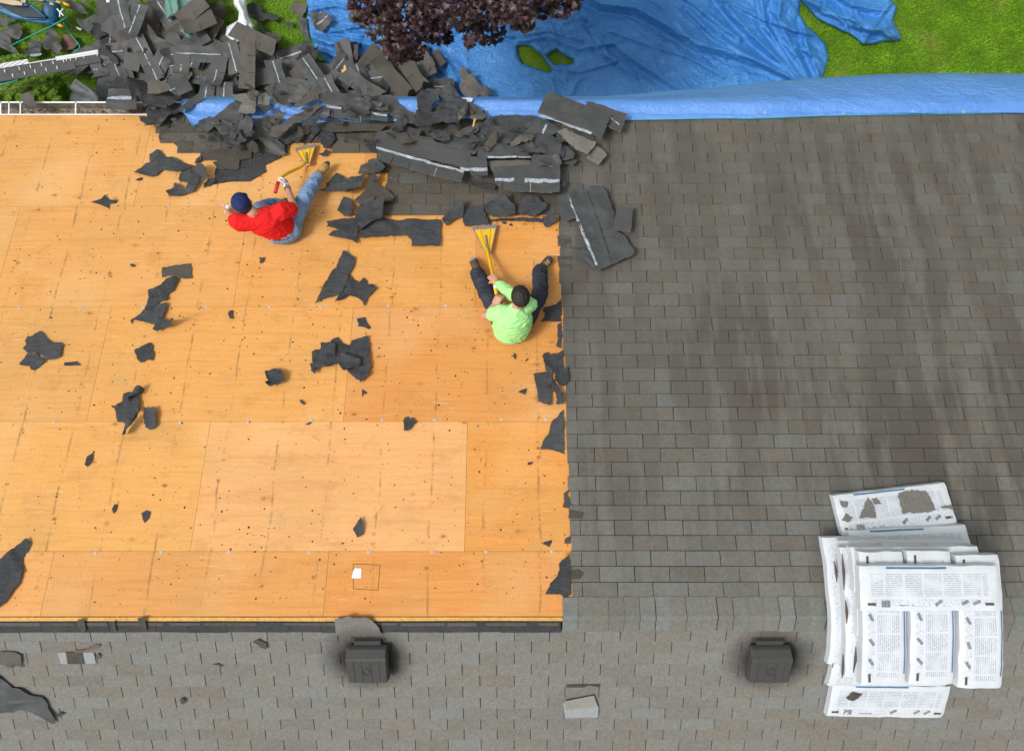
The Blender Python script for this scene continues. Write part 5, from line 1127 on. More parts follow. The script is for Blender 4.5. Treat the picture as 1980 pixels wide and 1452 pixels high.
TOPL='topmost white printed bundle, lying crosswise on the whole stack'
rr=random.Random(12)
# level 0, on the slopes
yk=lambda a:a
lvl0=[(3.41,-1.19,R(6),'white bundle with torn plastic baring grey shingles, at the eave side end of the stack'),
      (3.46,-1.50,R(2.5),'white printed bundle between the torn one and the tall stack'),
      (3.34,-1.86,0,'bottom bundle under the eave side of the tall stack'),
      (3.30,-2.22,0,'bottom bundle lying along the ridge under the stack'),
      (3.30,-2.56,0,'bottom bundle just beyond the ridge under the stack'),
      (3.345,-2.895,R(-1),'lowest white bundle at the near foot of the stack with a small tear')]
for i,(x,y,a,l) in enumerate(lvl0):
    o=bundle(x,y,0,a,l,marks='h' if i in (0,1,5) else None,seed=i,zo=.075 if i==1 else 0)
    if i==0: torn=o
    if i==5: torn2=o
def on_bundle(parent,pts_,hh,side,mat,name,off=0):
    c=sum((W(side,a,b,hh) for a,b in pts_),Vector())/len(pts_)
    rr2=random.Random(len(pts_)); Rm=ROT[side]; inv=Rm.inverted()
    loc=jag([(inv@(W(side,a,b,hh)-c))[:2] for a,b in pts_],.006,.015,rr2)
    me=sheet_mesh(loc,lambda x,y:Vector((x,y,off)),.002,.08,name)
    if me: o=link(name,me,None,mat=M[mat]); o.matrix_basis=Matrix.Translation(c)@Rm; adopt(o,parent)
D1=lambda p:cv(p,1560,920,2.963)
for q in ([(525,100),(560,88),(610,82),(680,84),(700,110),(720,150),(740,195),(700,208),(620,212),(548,216),(535,150)],[(298,242),(320,190),(350,118),(365,140),(390,178),(400,240),(345,238)],[(185,138),(240,150),(232,182),(205,180)],[(200,252),(222,215),(265,240),(240,265)],[(370,130),(400,125),(430,160),(395,165)],[(755,175),(830,165),(838,190),(800,185)]):
    on_bundle(torn,D1(q),.150,'m','sh_back','exposed_shingles')
on_bundle(torn2,D1([(225,1275),(260,1240),(320,1250),(300,1268),(275,1285),(240,1285)]),.150,'b','sh_old','exposed_shingles')
side=['first','second','third']
def vs3(n,dx):
    for k,x in enumerate((2.94,3.315,3.69)):
        lab={1:'lowest crosswise layer',3:'middle crosswise layer',5:'top crosswise layer'}[n]
        pos=['left','middle','right'][k]
        bundle(x+dx+rr.uniform(-.012,.012),-1.92+rr.uniform(-.02,.02)-(.01 if k==2 else 0),n,R(-90)+rr.uniform(-.008,.008),f'{pos} bundle of the {lab}, pointing from eave to ridge',marks='v' if n==5 else None,seed=20+n*3+k,Wd=.345)
def hs3(n,dx):
    for k,y in enumerate((-1.56,-1.91,-2.26)):
        lab={2:'second',4:'fourth'}[n]; pos=['far','middle','near'][k]
        bundle(3.31+dx+rr.uniform(-.02,.02),y,n,rr.uniform(-.01,.01),f'{pos} bundle of the {lab} layer of the stack, lying along the ridge',marks=None,seed=40+n*3+k,Wd=.345)
vs3(1,-.10); hs3(2,-.04); vs3(3,-.07); hs3(4,-.03); vs3(5,0.0)
top=bundle(3.245,-1.655,6,0,TOPL,marks='h',seed=77,Ld=1.075,Wd=.34)
# brown shingle ends showing through the slits on the left side of the stack
for k,(a,b,n) in enumerate([((1613,1085),(1618,1125),2),((1628,1070),(1632,1140),4),((1666,1110),(1668,1170),6),((1635,1160),(1637,1205),4),((1612,1235),(1610,1290),1),((1630,1265),(1628,1310),3),((1655,1250),(1650,1300),5)]):
    A=Wz(*a,drape((CY-a[1])/F*6.4,n)+.06); B=Wz(*b,drape((CY-b[1])/F*6.4,n)+.06); m2=MB()
    m2.tube([A,A.lerp(B,.5)+Vector((.004,0,.004)),B],[.004,.013,.004],6); adopt(build(m2,'exposed_end',M['browntape'],None),top)
# ================================================================ PEOPLE
def rings(mb,pts,rad,axis=None,n=14,flat=None):
    """closed tapering tube with rounded ends; rad: list of r or (across,deep); axis: direction of the 'across' radius"""
    pts=[Vector(p) for p in pts]; P=[];Rr=[]
    def rr_(r): return r if isinstance(r,tuple) else (r,r)
    a0=pts[0]-pts[1]; a1=pts[-1]-pts[-2]; r0=rr_(rad[0]); r1=rr_(rad[-1]); a0.normalize(); a1.normalize()
    for q in (1,.82,.5): P.append(pts[0]+a0*min(r0)*math.sin(q*PI/2)); Rr.append(tuple(x*max(.05,math.cos(q*PI/2)) for x in r0))
    for p,r in zip(pts,rad): P.append(p); Rr.append(rr_(r))
    for q in (.5,.82,1): P.append(pts[-1]+a1*min(r1)*math.sin(q*PI/2)); Rr.append(tuple(x*max(.05,math.cos(q*PI/2)) for x in r1))
    vs=[]; prev=None
    for i,p in enumerate(P):
        t=(P[min(i+1,len(P)-1)]-P[max(i-1,0)]).normalized()
        a=Vector(axis) if axis is not None else (prev or t.orthogonal()); a=a-t*a.dot(t)
        a=a.normalized() if a.length>1e-5 else t.orthogonal().normalized(); prev=a; b=t.cross(a)
        for j in range(n):
            q=2*PI*j/n; vs.append(p+a*math.cos(q)*Rr[i][0]+b*math.sin(q)*Rr[i][1])
    m=len(P); fs=[(i*n+j,i*n+(j+1)%n,(i+1)*n+(j+1)%n,(i+1)*n+j) for i in range(m-1) for j in range(n)]
    fs+=[tuple(reversed(range(n))),tuple(range((m-1)*n,m*n))]; mb.add(vs,fs)
def ball(mb,c,r,Rm=None):
    c=Vector(c); bm=bmesh.new(); bmesh.ops.create_uvsphere(bm,u_segments=16,v_segments=12,radius=1)
    S_=Matrix.Diagonal((*((r,)*3 if not isinstance(r,tuple) else r),1)); bm.transform(Matrix.Translation(c)@(Rm or FLAT)@S_); bm.verts.index_update()
    mb.add([v.co.copy() for v in bm.verts],[tuple(v.index for v in f.verts) for f in bm.faces]); bm.free()
def fuse(mb,name,mat,parent,voxel=.008,smooth=3,wr=0,seed=0,frame=None,wfreq=14):
    """merge overlapping closed pieces into one continuous smooth skin"""
    tmp=bpy.data.objects.new('tmp',mb.mesh('tmp')); COL.objects.link(tmp)
    r=tmp.modifiers.new('r','REMESH'); r.mode='VOXEL'; r.voxel_size=voxel
    if smooth: sm=tmp.modifiers.new('s','SMOOTH'); sm.factor=.5; sm.iterations=smooth
    dg=bpy.context.evaluated_depsgraph_get(); dg.update(); ev=tmp.evaluated_get(dg); me=bpy.data.meshes.new_from_object(ev)
    bpy.data.objects.remove(tmp); me.name=name
    if wr:
        N=[v.normal.copy() for v in me.vertices]
        for v,nn in zip(me.vertices,N):
            q=Vector((v.co.x*wfreq*.5,v.co.y*wfreq,v.co.z*wfreq))+Vector((seed,0,0)); w1=1-abs(noise.noise(q)*2); w2=noise.noise(q*2.3)
            v.co+=nn*wr*(w1*w1*.8+w2*.4-.3)
    me.polygons.foreach_set('use_smooth',[True]*len(me.polygons)); me.update()
    o=link(name,me,None,mat=M[mat])
    if parent: adopt(o,parent)
    return o
def hand(mb,wrist,dirv,nrm,side,curl=.9,s=1.0,spread=.05):
    """palm with four unequal bent fingers and a thumb leaving the side of the palm. nrm = palm facing direction"""
    d=Vector(dirv).normalized(); nn=Vector(nrm); nn=(nn-d*nn.dot(d)).normalized(); a=d.cross(nn)*side
    w=Vector(wrist); rings(mb,[w,w+d*.03*s,w+d*.085*s],[(.026*s,.017*s),(.038*s,.016*s),(.040*s,.013*s)],axis=a)
    for k,(o_,L) in enumerate(((.029,.070),(.010,.078),(-.010,.073),(-.028,.057))):
        b=w+d*.085*s+a*o_*s; dd=(d+a*(o_*spread*20)).normalized(); P=[b-d*.01]; ang=0; q=b
        for seg,f in enumerate((.45,.30,.25)):
            P.append(q); ang+=curl*(.9 if seg else .7)*(1+.08*k); v=dd*math.cos(ang)+nn*math.sin(ang); q=q+v*L*f*s
        P.append(q); rings(mb,P,[.0095*s,.0095*s,.0085*s,.008*s,.007*s],n=8)
    t0=w+d*.028*s+a*.030*s; t1=t0+(d*.5+a*.75+nn*.35).normalized()*.038*s; t2=t1+(d*.75+nn*.75*curl-a*.1).normalized()*.030*s
    rings(mb,[t0-a*.01*s,t0,t1,t2],[.012*s,.0125*s,.0105*s,.0085*s],n=8)
def head(mb,c,up,fwd,s=1.0):
    """skull, jaw, nose, ears; up = crown direction, fwd = where the face looks"""
    up=Vector(up).normalized(); f=Vector(fwd); f=(f-up*f.dot(up)).normalized(); r=f.cross(up); c=Vector(c)
    Rm=Matrix((r,f,up)).transposed().to_4x4()
    ball(mb,c+up*.02*s,(.076*s,.094*s,.092*s),Rm); ball(mb,c-up*.055*s+f*.03*s,(.055*s,.062*s,.06*s),Rm)
    rings(mb,[c+f*.086*s-up*.005*s,c+f*.108*s-up*.03*s],[.009*s,.014*s],n=8)
    for q in (1,-1): ball(mb,c+r*.079*s*q-up*.01*s-f*.005*s,(.010*s,.018*s,.03*s),Rm)
    ball(mb,c+f*.088*s-up*.062*s,(.022*s,.008*s,.008*s),Rm)
    return r,f,up
def feature(name,parent,c,r,mat,Rm=None):
    mb=MB(); ball(mb,c,r,Rm); return adopt(build(mb,name,M[mat],None,smooth=True),parent)
def boot(toe,heel,ankle,h0,mat,sole,parent,W_=.05):
    toe,heel,ankle=Vector(toe),Vector(heel),Vector(ankle); d=(toe-heel).normalized()
    upv=(ankle-heel); upv=(upv-d*upv.dot(d)); upv=upv.normalized() if upv.length>.01 else Vector((0,0,1)); ax=d.cross(upv)
    mb=MB(); m=heel.lerp(toe,.5)
    rings(mb,[heel+d*.03+upv*.035,m+upv*.04,toe-d*.045+upv*.028],[(.037,.036),(.043,.038),(.047,.027)],axis=ax)
    rings(mb,[heel+d*.045+upv*.04,heel+d*.055+upv*.09,ankle+upv*.03],[(.040,.046),(.041,.046),(.045,.048)],axis=ax)
    b=fuse(mb,'boot',mat,parent,.007,3)
    mb=MB(); k=16; P=[]
    for i in range(k):
        a=2*PI*i/k; L=(toe-heel).length/2+.008; p=m+d*math.cos(a)*L+ax*math.sin(a)*(.046 if math.cos(a)>0 else .038); P.append(p)
    mb.add([p-upv*.006 for p in P]+[p+upv*.014 for p in P],[tuple(range(k)),tuple(range(2*k-1,k-1,-1))]+[(i,k+i,k+(i+1)%k,(i+1)%k) for i in range(k)])
    adopt(build(mb,'sole',M[sole],None),b)
    for i in range(5):
        p=m+d*(.035-i*.022)+upv*(.068+i*.009); mb=MB(); mb.tube([p-ax*.022,p+upv*.006,p+ax*.022],.0035,5); adopt(build(mb,'lace',M['lace'],None),b)
    return b
# ---- man in the red shirt
J=lambda x,y,h:Wm(x,y,h)
base=Wm(553,448,0)
man=tag(empty('person',base),'man in red T-shirt, navy cap and light jeans sitting on the plywood with a scraper','person')
pel=J(549,446,.13); chest=J(513,427,.40); neck=J(490,412,.545); hd=J(471,396,.615)
lsh=J(464,431,.47); lel=J(450,424,.27); lwr=J(440,409,.13); rsh=J(546,407,.47); rel=J(570,405,.37); rwr=J(555,362,.27)
rhip=J(563,436,.13); rkn=J(589,384,.20); ran=J(616,338,.10); lhip=J(540,432,.14); lkn=J(497,399,.27); lan=J(540,394,.08)
fw=(hd-neck); mb=MB()
rings(mb,[pel,pel.lerp(chest,.5),chest,neck],[(.13,.09),(.12,.09),(.14,.09),(.05,.05)],axis=rsh-lsh)
rings(mb,[neck,neck.lerp(hd,.7)],[.056,.052])
upd=(hd-neck).normalized()+Vector((0,0,.9)); fdir=Vector((-.45,.75,-.35)); r_,f_,u_=head(mb,hd,upd,fdir)
rings(mb,[chest.lerp(lsh,.6),lsh,lel,lwr],[.06,.055,.042,.028]); rings(mb,[chest.lerp(rsh,.6),rsh,rel,rel.lerp(rwr,.5),rwr],[.06,.055,.043,.038,.028])
rings(mb,[pel.lerp(rhip,.5),rhip,rkn,ran],[.08,.08,.055,.04]); rings(mb,[pel.lerp(lhip,.5),lhip,lkn,lan],[.08,.08,.055,.04])
rings(mb,[rwr,rwr+(J(551,346,.25)-rwr)*.7],[.026,.024]); rings(mb,[lwr,lwr+(J(437,403,.07)-lwr)*.7],[.026,.024])
body=fuse(mb,'body','skin',man,.007,3)
for q in (1,-1): feature('eye',man,hd+r_*.03*q+f_*.082+u_*.008,.011,'wrapwhite')
mb=MB(); Rm=Matrix((r_,f_,u_)).transposed().to_4x4()
ball(mb,hd+u_*.005-f_*.012,(.081,.095,.085),Rm); fuse(mb,'hair','hair',man,.008,2,wr=.003)
mb=MB(); ball(mb,hd+u_*.042-f_*.002,(.093,.112,.088),Rm); cap=fuse(mb,'cap','navy',man,.006,2,wr=.002)
mb=MB(); vs=[]
for i in range(9):
    a=(i-4)/4*1.15; 
    for q,rad_,up_ in ((0,.098,.022),(1,.178,.002)): vs.append(hd+f_*math.cos(a*(.9 if q else 1))*rad_*(1 if q==0 else 1)+r_*math.sin(a)*(.085 if q==0 else .082)+u_*up_)
vs+= [v-u_*.005 for v in vs]; fs=[(2*i,2*i+1,2*i+3,2*i+2) for i in range(8)]+[(18+2*i,20+2*i,21+2*i,19+2*i) for i in range(8)]+[(2*i+1,19+2*i,21+2*i,2*i+3) for i in range(8)]
mb.add(vs,fs); adopt(build(mb,'visor',M['navy'],None,smooth=True),cap)
feature('button',cap,hd+u_*.131-f_*.002,.009,'navy')
for k in range(3):
    mb=MB(); th=k*PI/3; dv=r_*math.cos(th)+f_*math.sin(th); sc_=lambda a:(hd+u_*.042-f_*.002)+u_*.0895*math.cos(a)+ (r_*math.cos(th)*.0945+f_*math.sin(th)*.1135)*math.sin(a)
    mb.tube([sc_(a) for a in [x*.13-1.3 for x in range(21)]],.0016,4); adopt(build(mb,'seam',M['navy'],None),cap)
mb=MB()
ax=(rsh-lsh)
rings(mb,[pel+(chest-pel)*.10,pel.lerp(chest,.5),chest,chest.lerp(neck,.55),neck.lerp(chest,.18)],[(.165,.125),(.165,.130),(.185,.130),(.13,.10),(.068,.062)],axis=ax,n=20)
rings(mb,[chest.lerp(lsh,.45),lsh,lsh.lerp(lel,.62)],[.095,.088,.078]); rings(mb,[chest.lerp(rsh,.45),rsh,rsh.lerp(rel,.62)],[.095,.088,.080])
fuse(mb,'shirt','red',man,.010,4,wr=.011,seed=3,wfreq=19)
mb=MB()
rings(mb,[pel-ax.normalized()*.05,pel+ax.normalized()*.05],[.135,.135],n=16)
rings(mb,[pel.lerp(rhip,.6),rhip,rkn,rkn.lerp(ran,.5),ran+(rkn-ran)*.08],[.105,.100,.082,.072,.062]); rings(mb,[pel.lerp(lhip,.6),lhip,lkn,lkn.lerp(lan,.5),lan],[.105,.10,.082,.07,.06])
fuse(mb,'jeans','denim',man,.010,3,wr=.011,seed=9,wfreq=12)
mb=MB(); mb.tube([pel+(chest-pel)*.13+ax.normalized()*.168*math.cos(a)+ (chest-pel).normalized().cross(ax.normalized())*.135*math.sin(a) for a in [x*PI/10 for x in range(21)]],.014,6); adopt(build(mb,'belt',M['black'],None),man)
boot(J(636,314,.13),J(611,341,.03),J(616,338,.10),0,'tan','sole',man)
boot(J(560,388,.03),J(532,396,.03),J(537,396,.09),0,'tan','sole',man)
mb=MB(); hand(mb,rwr,J(548,340,.27)-rwr,Vector((-1,-.1,-.35)),1,1.05,1.12); gl=fuse(mb,'glove','glove',man,.005,1)
mb=MB(); rings(mb,[rwr+(rel-rwr).normalized()*.01,rwr-(rel-rwr).normalized()*.03],[.035,.033]); adopt(fuse(mb,'cuff','glove',None,.006,1),gl)
mb=MB(); hand(mb,lwr,J(436,399,.05)-lwr,Vector((.3,.2,-1)),-1,.45,1.12,.1); fuse(mb,'glove','glove',man,.005,1)
wd_=(rel-rwr).normalized(); wp=rwr+wd_*.035; a_=wd_.orthogonal().normalized(); b_=wd_.cross(a_)
mb=MB(); n_=14; mb.add([wp+wd_*z+(a_*math.cos(2*PI*i/n_)+b_*math.sin(2*PI*i/n_))*.036 for z in (-.012,.012) for i in range(n_)],[(i,(i+1)%n_,n_+(i+1)%n_,n_+i) for i in range(n_)]); wt=adopt(build(mb,'watch',M['black'],None),man)
mb=MB(); upz=Vector((.35,0,1)); upz=(upz-wd_*upz.dot(wd_)).normalized(); sdv=wd_.cross(upz); q=wp+upz*.038
mb.box([q+wd_*a*.020+sdv*b*.018+upz*c for c in (-.004,.008) for a,b in ((-1,-1),(1,-1),(1,1),(-1,1))]); adopt(build(mb,'watch_case',M['steel'],None),wt)
# ---- man in the lime shirt
man2=tag(empty('person',Wm(990,640,0)),'man with black hair in a lime green shirt sitting on the plywood, pushing a scraper','person')
pel=J(988,636,.15); chest=J(995,612,.42); neck=J(1001,592,.56); hd=J(1006,573,.66)
lsh=J(970,604,.47); lel=J(938,611,.33); lwr=J(955,592,.37); rsh=J(1027,592,.48); rel=J(985,566,.38); rwr=J(960,546,.28)
rhip=J(1010,628,.14); rkn=J(1045,568,.24); ran=J(1044,522,.09); lhip=J(972,628,.14); lkn=J(945,575,.24); lan=J(922,527,.09)
mb=MB()
rings(mb,[pel,pel.lerp(chest,.5),chest,neck],[(.13,.09),(.12,.09),(.14,.09),(.05,.05)],axis=rsh-lsh)
rings(mb,[neck,neck.lerp(hd,.7)],[.058,.055]); r_,f_,u_=head(mb,hd,Vector((0,.25,.95)),Vector((-.15,1,-.3)))
rings(mb,[chest.lerp(lsh,.6),lsh,lel,lwr],[.06,.055,.045,.030]); rings(mb,[chest.lerp(rsh,.6),rsh,rel,rwr],[.06,.055,.043,.028])
rings(mb,[pel.lerp(rhip,.5),rhip,rkn,ran],[.08,.08,.055,.04]); rings(mb,[pel.lerp(lhip,.5),lhip,lkn,lan],[.08,.08,.055,.04])
hand(mb,lwr,J(963,578,.41)-lwr,Vector((.45,.2,-.8)),-1,1.15,1.12); hand(mb,rwr,J(951,535,.27)-rwr,Vector((-.3,.3,-.9)),1,1.1,1.12)
fuse(mb,'body','skin',man2,.006,2)
for q in (1,-1): feature('eye',man2,hd+r_*.03*q+f_*.082+u_*.008,.011,'wrapwhite')
Rm=Matrix((r_,f_,u_)).transposed().to_4x4(); mb=MB(); ball(mb,hd+u_*.030-f_*.012,(.088,.106,.090),Rm); fuse(mb,'hair','hair',man2,.006,1,wr=.007,wfreq=60)
ax=rsh-lsh; mb=MB()
rings(mb,[pel+(chest-pel)*.05,pel.lerp(chest,.5),chest,chest.lerp(neck,.6),neck.lerp(chest,.15)],[(.190,.165),(.190,.160),(.175,.130),(.115,.095),(.068,.062)],axis=ax,n=20)
rings(mb,[chest.lerp(lsh,.45),lsh,lsh.lerp(lel,.55)],[.09,.078,.068]); rings(mb,[chest.lerp(rsh,.45),rsh,rel,rel.lerp(rwr,.75)],[.09,.078,.060,.048])
fuse(mb,'shirt','lime',man2,.010,4,wr=.013,seed=5,wfreq=19)
mb=MB(); rings(mb,[pel-ax.normalized()*.05,pel+ax.normalized()*.05],[.115,.115],n=16)
rings(mb,[pel.lerp(rhip,.6),rhip,rkn,rkn.lerp(ran,.5),ran+(rkn-ran)*.05],[.105,.10,.082,.078,.075]); rings(mb,[pel.lerp(lhip,.6),lhip,lkn,lkn.lerp(lan,.5),lan+(lkn-lan)*.05],[.105,.10,.082,.078,.075])
fuse(mb,'jeans','darkdenim',man2,.010,3,wr=.013,seed=2,wfreq=12)
boot(J(913,499,.06),J(925,524,.03),J(924,524,.09),0,'brownboot','solegrey',man2)
boot(J(1067,496,.06),J(1037,526,.03),J(1043,523,.09),0,'brownboot','solegrey',man2)
# ---- scrapers
def scraper(label,wa,wb,na,nb,path,redfrom,hblade=.02):
    """wa-wb wide toothed end, na-nb narrow end; path handle points"""
    A,B,C_,D_=[Wm(*p,h) for p,h in ((wa,.045),(wb,.045),(nb,.055),(na,.055))]
    o=tag(empty('shingle_scraper',(A+B+C_+D_)/4),label,'scraper','yellow roofing scrapers')
    n=(B-A).cross(D_-A).normalized(); n=n if n.z>0 else -n
    mb=MB(); mb.box([A,B,C_,D_]+[p+n*.012 for p in (A,B,C_,D_)]); bl=adopt(build(mb,'blade',M['yellow'],None),o)
    u=(B-A)/1; k=8; outd=((A+B)-(C_+D_)).normalized(); mb=MB()
    mb.box([A-outd*.03,B-outd*.03,B+outd*.008,A+outd*.008]+[p+n*.015 for p in (A-outd*.03,B-outd*.03,B+outd*.008,A+outd*.008)])
    for i in range(k):
        a=A+u*(i+.12)/k; b=A+u*(i+.88)/k; m=(a+b)/2+outd*.036
        mb.add([a+n*.003,b+n*.003,m+n*.003,a+n*.012,b+n*.012,m+n*.010],[(0,2,1),(3,4,5),(0,1,4,3),(1,2,5,4),(2,0,3,5)])
    adopt(build(mb,'toothed_edge',M['steel'],None),bl)
    for a,b in ((A,D_),(B,C_)):
        mb=MB(); mb.tube([a+n*.014,b+n*.014],.006,5); adopt(build(mb,'side_flange',M['steel'],None),bl)
    c0=(A+B)/2; c1=(C_+D_)/2
    for t in (.28,.72):
        mb=MB(); mb.tube([(A.lerp(B,t))+n*.016-outd*.03,C_.lerp(D_,1-t)+n*.016+outd*.03],.004,5); adopt(build(mb,'rib',M['yellow'],None),bl)
    mb=MB(); mb.tube([c0.lerp(c1,.35)+n*.017,c0.lerp(c1,.98)+n*.026],.011,6); adopt(build(mb,'spine',M['steel'],None),bl)
    P=[c0.lerp(c1,.8)+n*.02]+[Wm(*p) for p in path]; nr=redfrom+1
    mb=MB(); mb.tube(P[:nr+1],.0165,10); adopt(build(mb,'handle',M['yellow'],None,smooth=True),o)
    mb=MB(); mb.tube(P[nr:],.020,10); adopt(build(mb,'grip',M['redgrip'],None,smooth=True),o)
    mb=MB(); a,b=P[nr-1].lerp(P[nr],.35),P[nr-1].lerp(P[nr],.60); mb.tube([a,b],.0178,10); adopt(build(mb,'handle_label',M['wrapwhite'],None,smooth=True),o)
scraper('yellow scraper with a red grip in the gloved hand of the man in red',(572,290),(611,282),(590,319),(599,321),[(583,322,.07),(556,335,.22),(544,343,.27),(538,353,.30),(532,372,.33)],3)
scraper('yellow scraper pushed by the man in green, its toothed blade against the felt',(914,442),(960,438),(938,491),(949,491),[(944,492,.09),(950,520,.19),(955,541,.27),(960,571,.35),(963,592,.37)],3)
# ================================================================ PURPLE MAPLE
tree=tag(empty('maple_tree',(-.6,8.2,0)),'purple leaved maple whose crown reaches in over the blue tarp from the top edge','tree')
rr=random.Random(9); CR=4.4
BL=[(715,5,42),(740,45,40),(780,25,55),(790,75,38),(760,92,22),(835,20,48),(850,60,26),(890,10,40),(905,35,30),(935,20,40),(945,60,27),(910,75,14),(985,5,42),(1010,30,30),(1045,5,32),(1085,8,26),(1110,5,16),(770,108,16),(800,100,18)]
BL+=[(x,y,45) for x in range(700,1120,45) for y in (-40,-85,-130)]
BL+=[(x,y,55) for x in range(640,1180,70) for y in (-190,-260)]
def leafshape(s):
    a=[(0,-.02),(.12,.02),(.42,-.10),(.34,.12),(.62,.30),(.30,.34),(.24,.55),(.10,.46),(0,.95),(-.10,.46),(-.24,.55),(-.30,.34),(-.62,.30),(-.34,.12),(-.42,-.10),(-.12,.02)]
    return [(x*s,y*s) for x,y in a]
mb=MB(); twig=MB()
for bx,by,br in BL:
    n=int(br*br*.088)+8; zc=CR+rr.uniform(-.5,.5)
    for i in range(n):
        a=rr.uniform(0,2*PI); q=math.sqrt(rr.random())
        x,y=bx+br*q*math.cos(a)*1.05,by+br*q*math.sin(a)*.95; z=zc+rr.uniform(-.38,.30)*(1.2-q)
        p=Wz(x,y,z); s=rr.uniform(.065,.115); yaw=rr.uniform(-1.1,1.1)+PI; tl=rr.gauss(.45,.3)
        Rm=Matrix.Rotation(yaw,4,'Z')@Matrix.Rotation(-tl,4,'X')@Matrix.Rotation(rr.gauss(0,.35),4,'Y')
        dr=rr.random(); t=min(1,max(0,rr.gauss(.42 if x>860 else .36,.25))); vs=[p+Rm@Vector((u,v,-.25*u*u/s-.12*v*v/s)) for u,v in leafshape(s)]
        k=len(vs); mb.add([p+Rm@Vector((0,.3*s,.015*s))]+vs,[(0,1+j,1+(j+1)%k) for j in range(k)],0,(t,0,0))
crown=build(mb,'crown',M['maple'],tree)
for px,py in ((895,96),(952,78)): pass
mb=MB(); tr=Vector((-.6,8.2,0))
mb.tube([tr,tr+Vector((.03,0,.8)),tr+Vector((0,-.05,1.7)),tr+Vector((-.05,-.1,2.6))],[.19,.15,.13,.10],10); build(mb,'trunk',M['bark'],tree,smooth=True)
for k,(bx,by,br) in enumerate(BL[:17:2]):
    e=Wz(bx,by,CR-.1); s_=tr+Vector((-.02,-.07,1.5+.12*k)); m=s_.lerp(e,.5)+Vector((0,0,.35)); mb=MB(); mb.tube([s_,m,e],[.055,.03,.008],6); build(mb,'limb',M['bark'],tree,smooth=True)
# ================================================================ BUSH, PLANK, CART, CORDS
def conifer(name,label,outline,z0,z1,n,seed):
    rr=random.Random(seed); cx=sum(p[0] for p in outline)/len(outline); cy=sum(p[1] for p in outline)/len(outline)
    c=Wz(cx,cy,0); t=tag(empty(name,c),label,'bush'); mb=MB(); xs_=[p[0] for p in outline]; ys_=[p[1] for p in outline]; k=0
    while k<n:
        x,y=rr.uniform(min(xs_),max(xs_)),rr.uniform(min(ys_),max(ys_))
        if not inside(outline,x,y): continue
        d=nearest(outline,x,y)[1]; dome=min(1,d/22); zz=z0+(z1-z0)*(dome**.5)*(.8+.35*noise.noise(Vector((x*.09,y*.09,seed))))-rr.random()**2*.25
        p=Wz(x,y,zz); a=rr.uniform(0,6.28); s=rr.uniform(.04,.08); el=rr.uniform(.1,1.0)
        dv=Vector((math.cos(a)*math.cos(el),math.sin(a)*math.cos(el),math.sin(el))); sv=Vector((-math.sin(a),math.cos(a),0)); tcol=min(1,max(0,rr.gauss(.25+.5*dome*rr.random()+.15,.22)))
        for f_ in (-.5,0,.5):
            d2=(dv+sv*f_).normalized(); mb.add([p-sv*.010,p+sv*.010,p+d2*s],[(0,1,2)],0,(tcol,0,0))
        k+=1
    build(mb,'foliage',M['conifer'],t)
    mb=MB(); mb.tube([c,c+Vector((0,0,z0+.2))],[.05,.03],7); build(mb,'stem',M['bark'],t)
    mb=MB(); ball(mb,Wz(cx,cy,z0*.75),((max(xs_)-min(xs_))/100*.30,(max(ys_)-min(ys_))/100*.28,z0*.75)); build(mb,'inner_twigs',M['conifer'],t)
conifer('conifer_bush','dense bright green conifer bush between the grey plank and the white gutter',[(-60,168),(-60,215),(140,215),(133,195),(128,175),(118,158),(105,146),(90,138),(60,143),(20,158)],1.3,2.0,42000,3)
conifer('conifer_bush','small bright green bush top peeping above the grey plank at the far left',[(-60,108),(-60,138),(0,132),(40,120),(58,113),(45,109),(30,108),(10,112)],1.2,1.5,2600,4)
# plank
A,B=Wz(-60,151,2.6),Wz(192,108,2.2)
pl=tag(empty('long_plank',(A+B)/2),'long grey plank with white top edge and small white ticks behind the green bush','plank')
dv=(B-A).normalized(); sv=Vector((0,0,1)).cross(dv).normalized(); 
def pbox(name,mat,t0,t1,s0,s1,z0,z1,par=pl,t0b=None):
    mb=MB(); L=(B-A).length; mb.box([A+dv*(t*L)+sv*s+Vector((0,0,z)) for z in (z0,z1) for t,s in ((t0,s0),(t1,s0*.8 if t1>.9 else s0),(t1,s1),(t0,s1))]); return adopt(build(mb,name,M[mat],None),par)
pbox('board','plank',0,1,-.13,.06,-.03,0); pbox('lower_board','plank',0,.80,-.15,-.035,0,.008)
pbox('top_edge','white',.0,.46,.06,.135,-.02,.012); pbox('top_edge','white',.67,1,.03,.095,-.02,.012); pbox('rim_rail','white',.44,1,.055,.068,.006,.02)
for t in (.27,.38,.465,.55,.64,.72): pbox('tick','white',t,t+.006,-.02,.035,.002,.014)
for t in (.32,.41,.49,.575,.66): pbox('tick','white',t,t+.006,-.115,-.06,.010,.020)
for t in (.745,.775,.82,.88,.985): pbox('tick','white',t,t+.005,-.01,.025,.004,.016)
for t in [x*.055+.02 for x in range(8)]:
    mb=MB(); L=(B-A).length; a=A+dv*(t*L)+sv*.065+Vector((0,0,.014)); mb.box([a,a+dv*.010,a+dv*.16+sv*.065,a+dv*.15+sv*.065]+[q_+Vector((0,0,.003)) for q_ in (a,a+dv*.010,a+dv*.16+sv*.065,a+dv*.15+sv*.065)]); adopt(build(mb,'groove_line',M['greyprint'],None),pl)
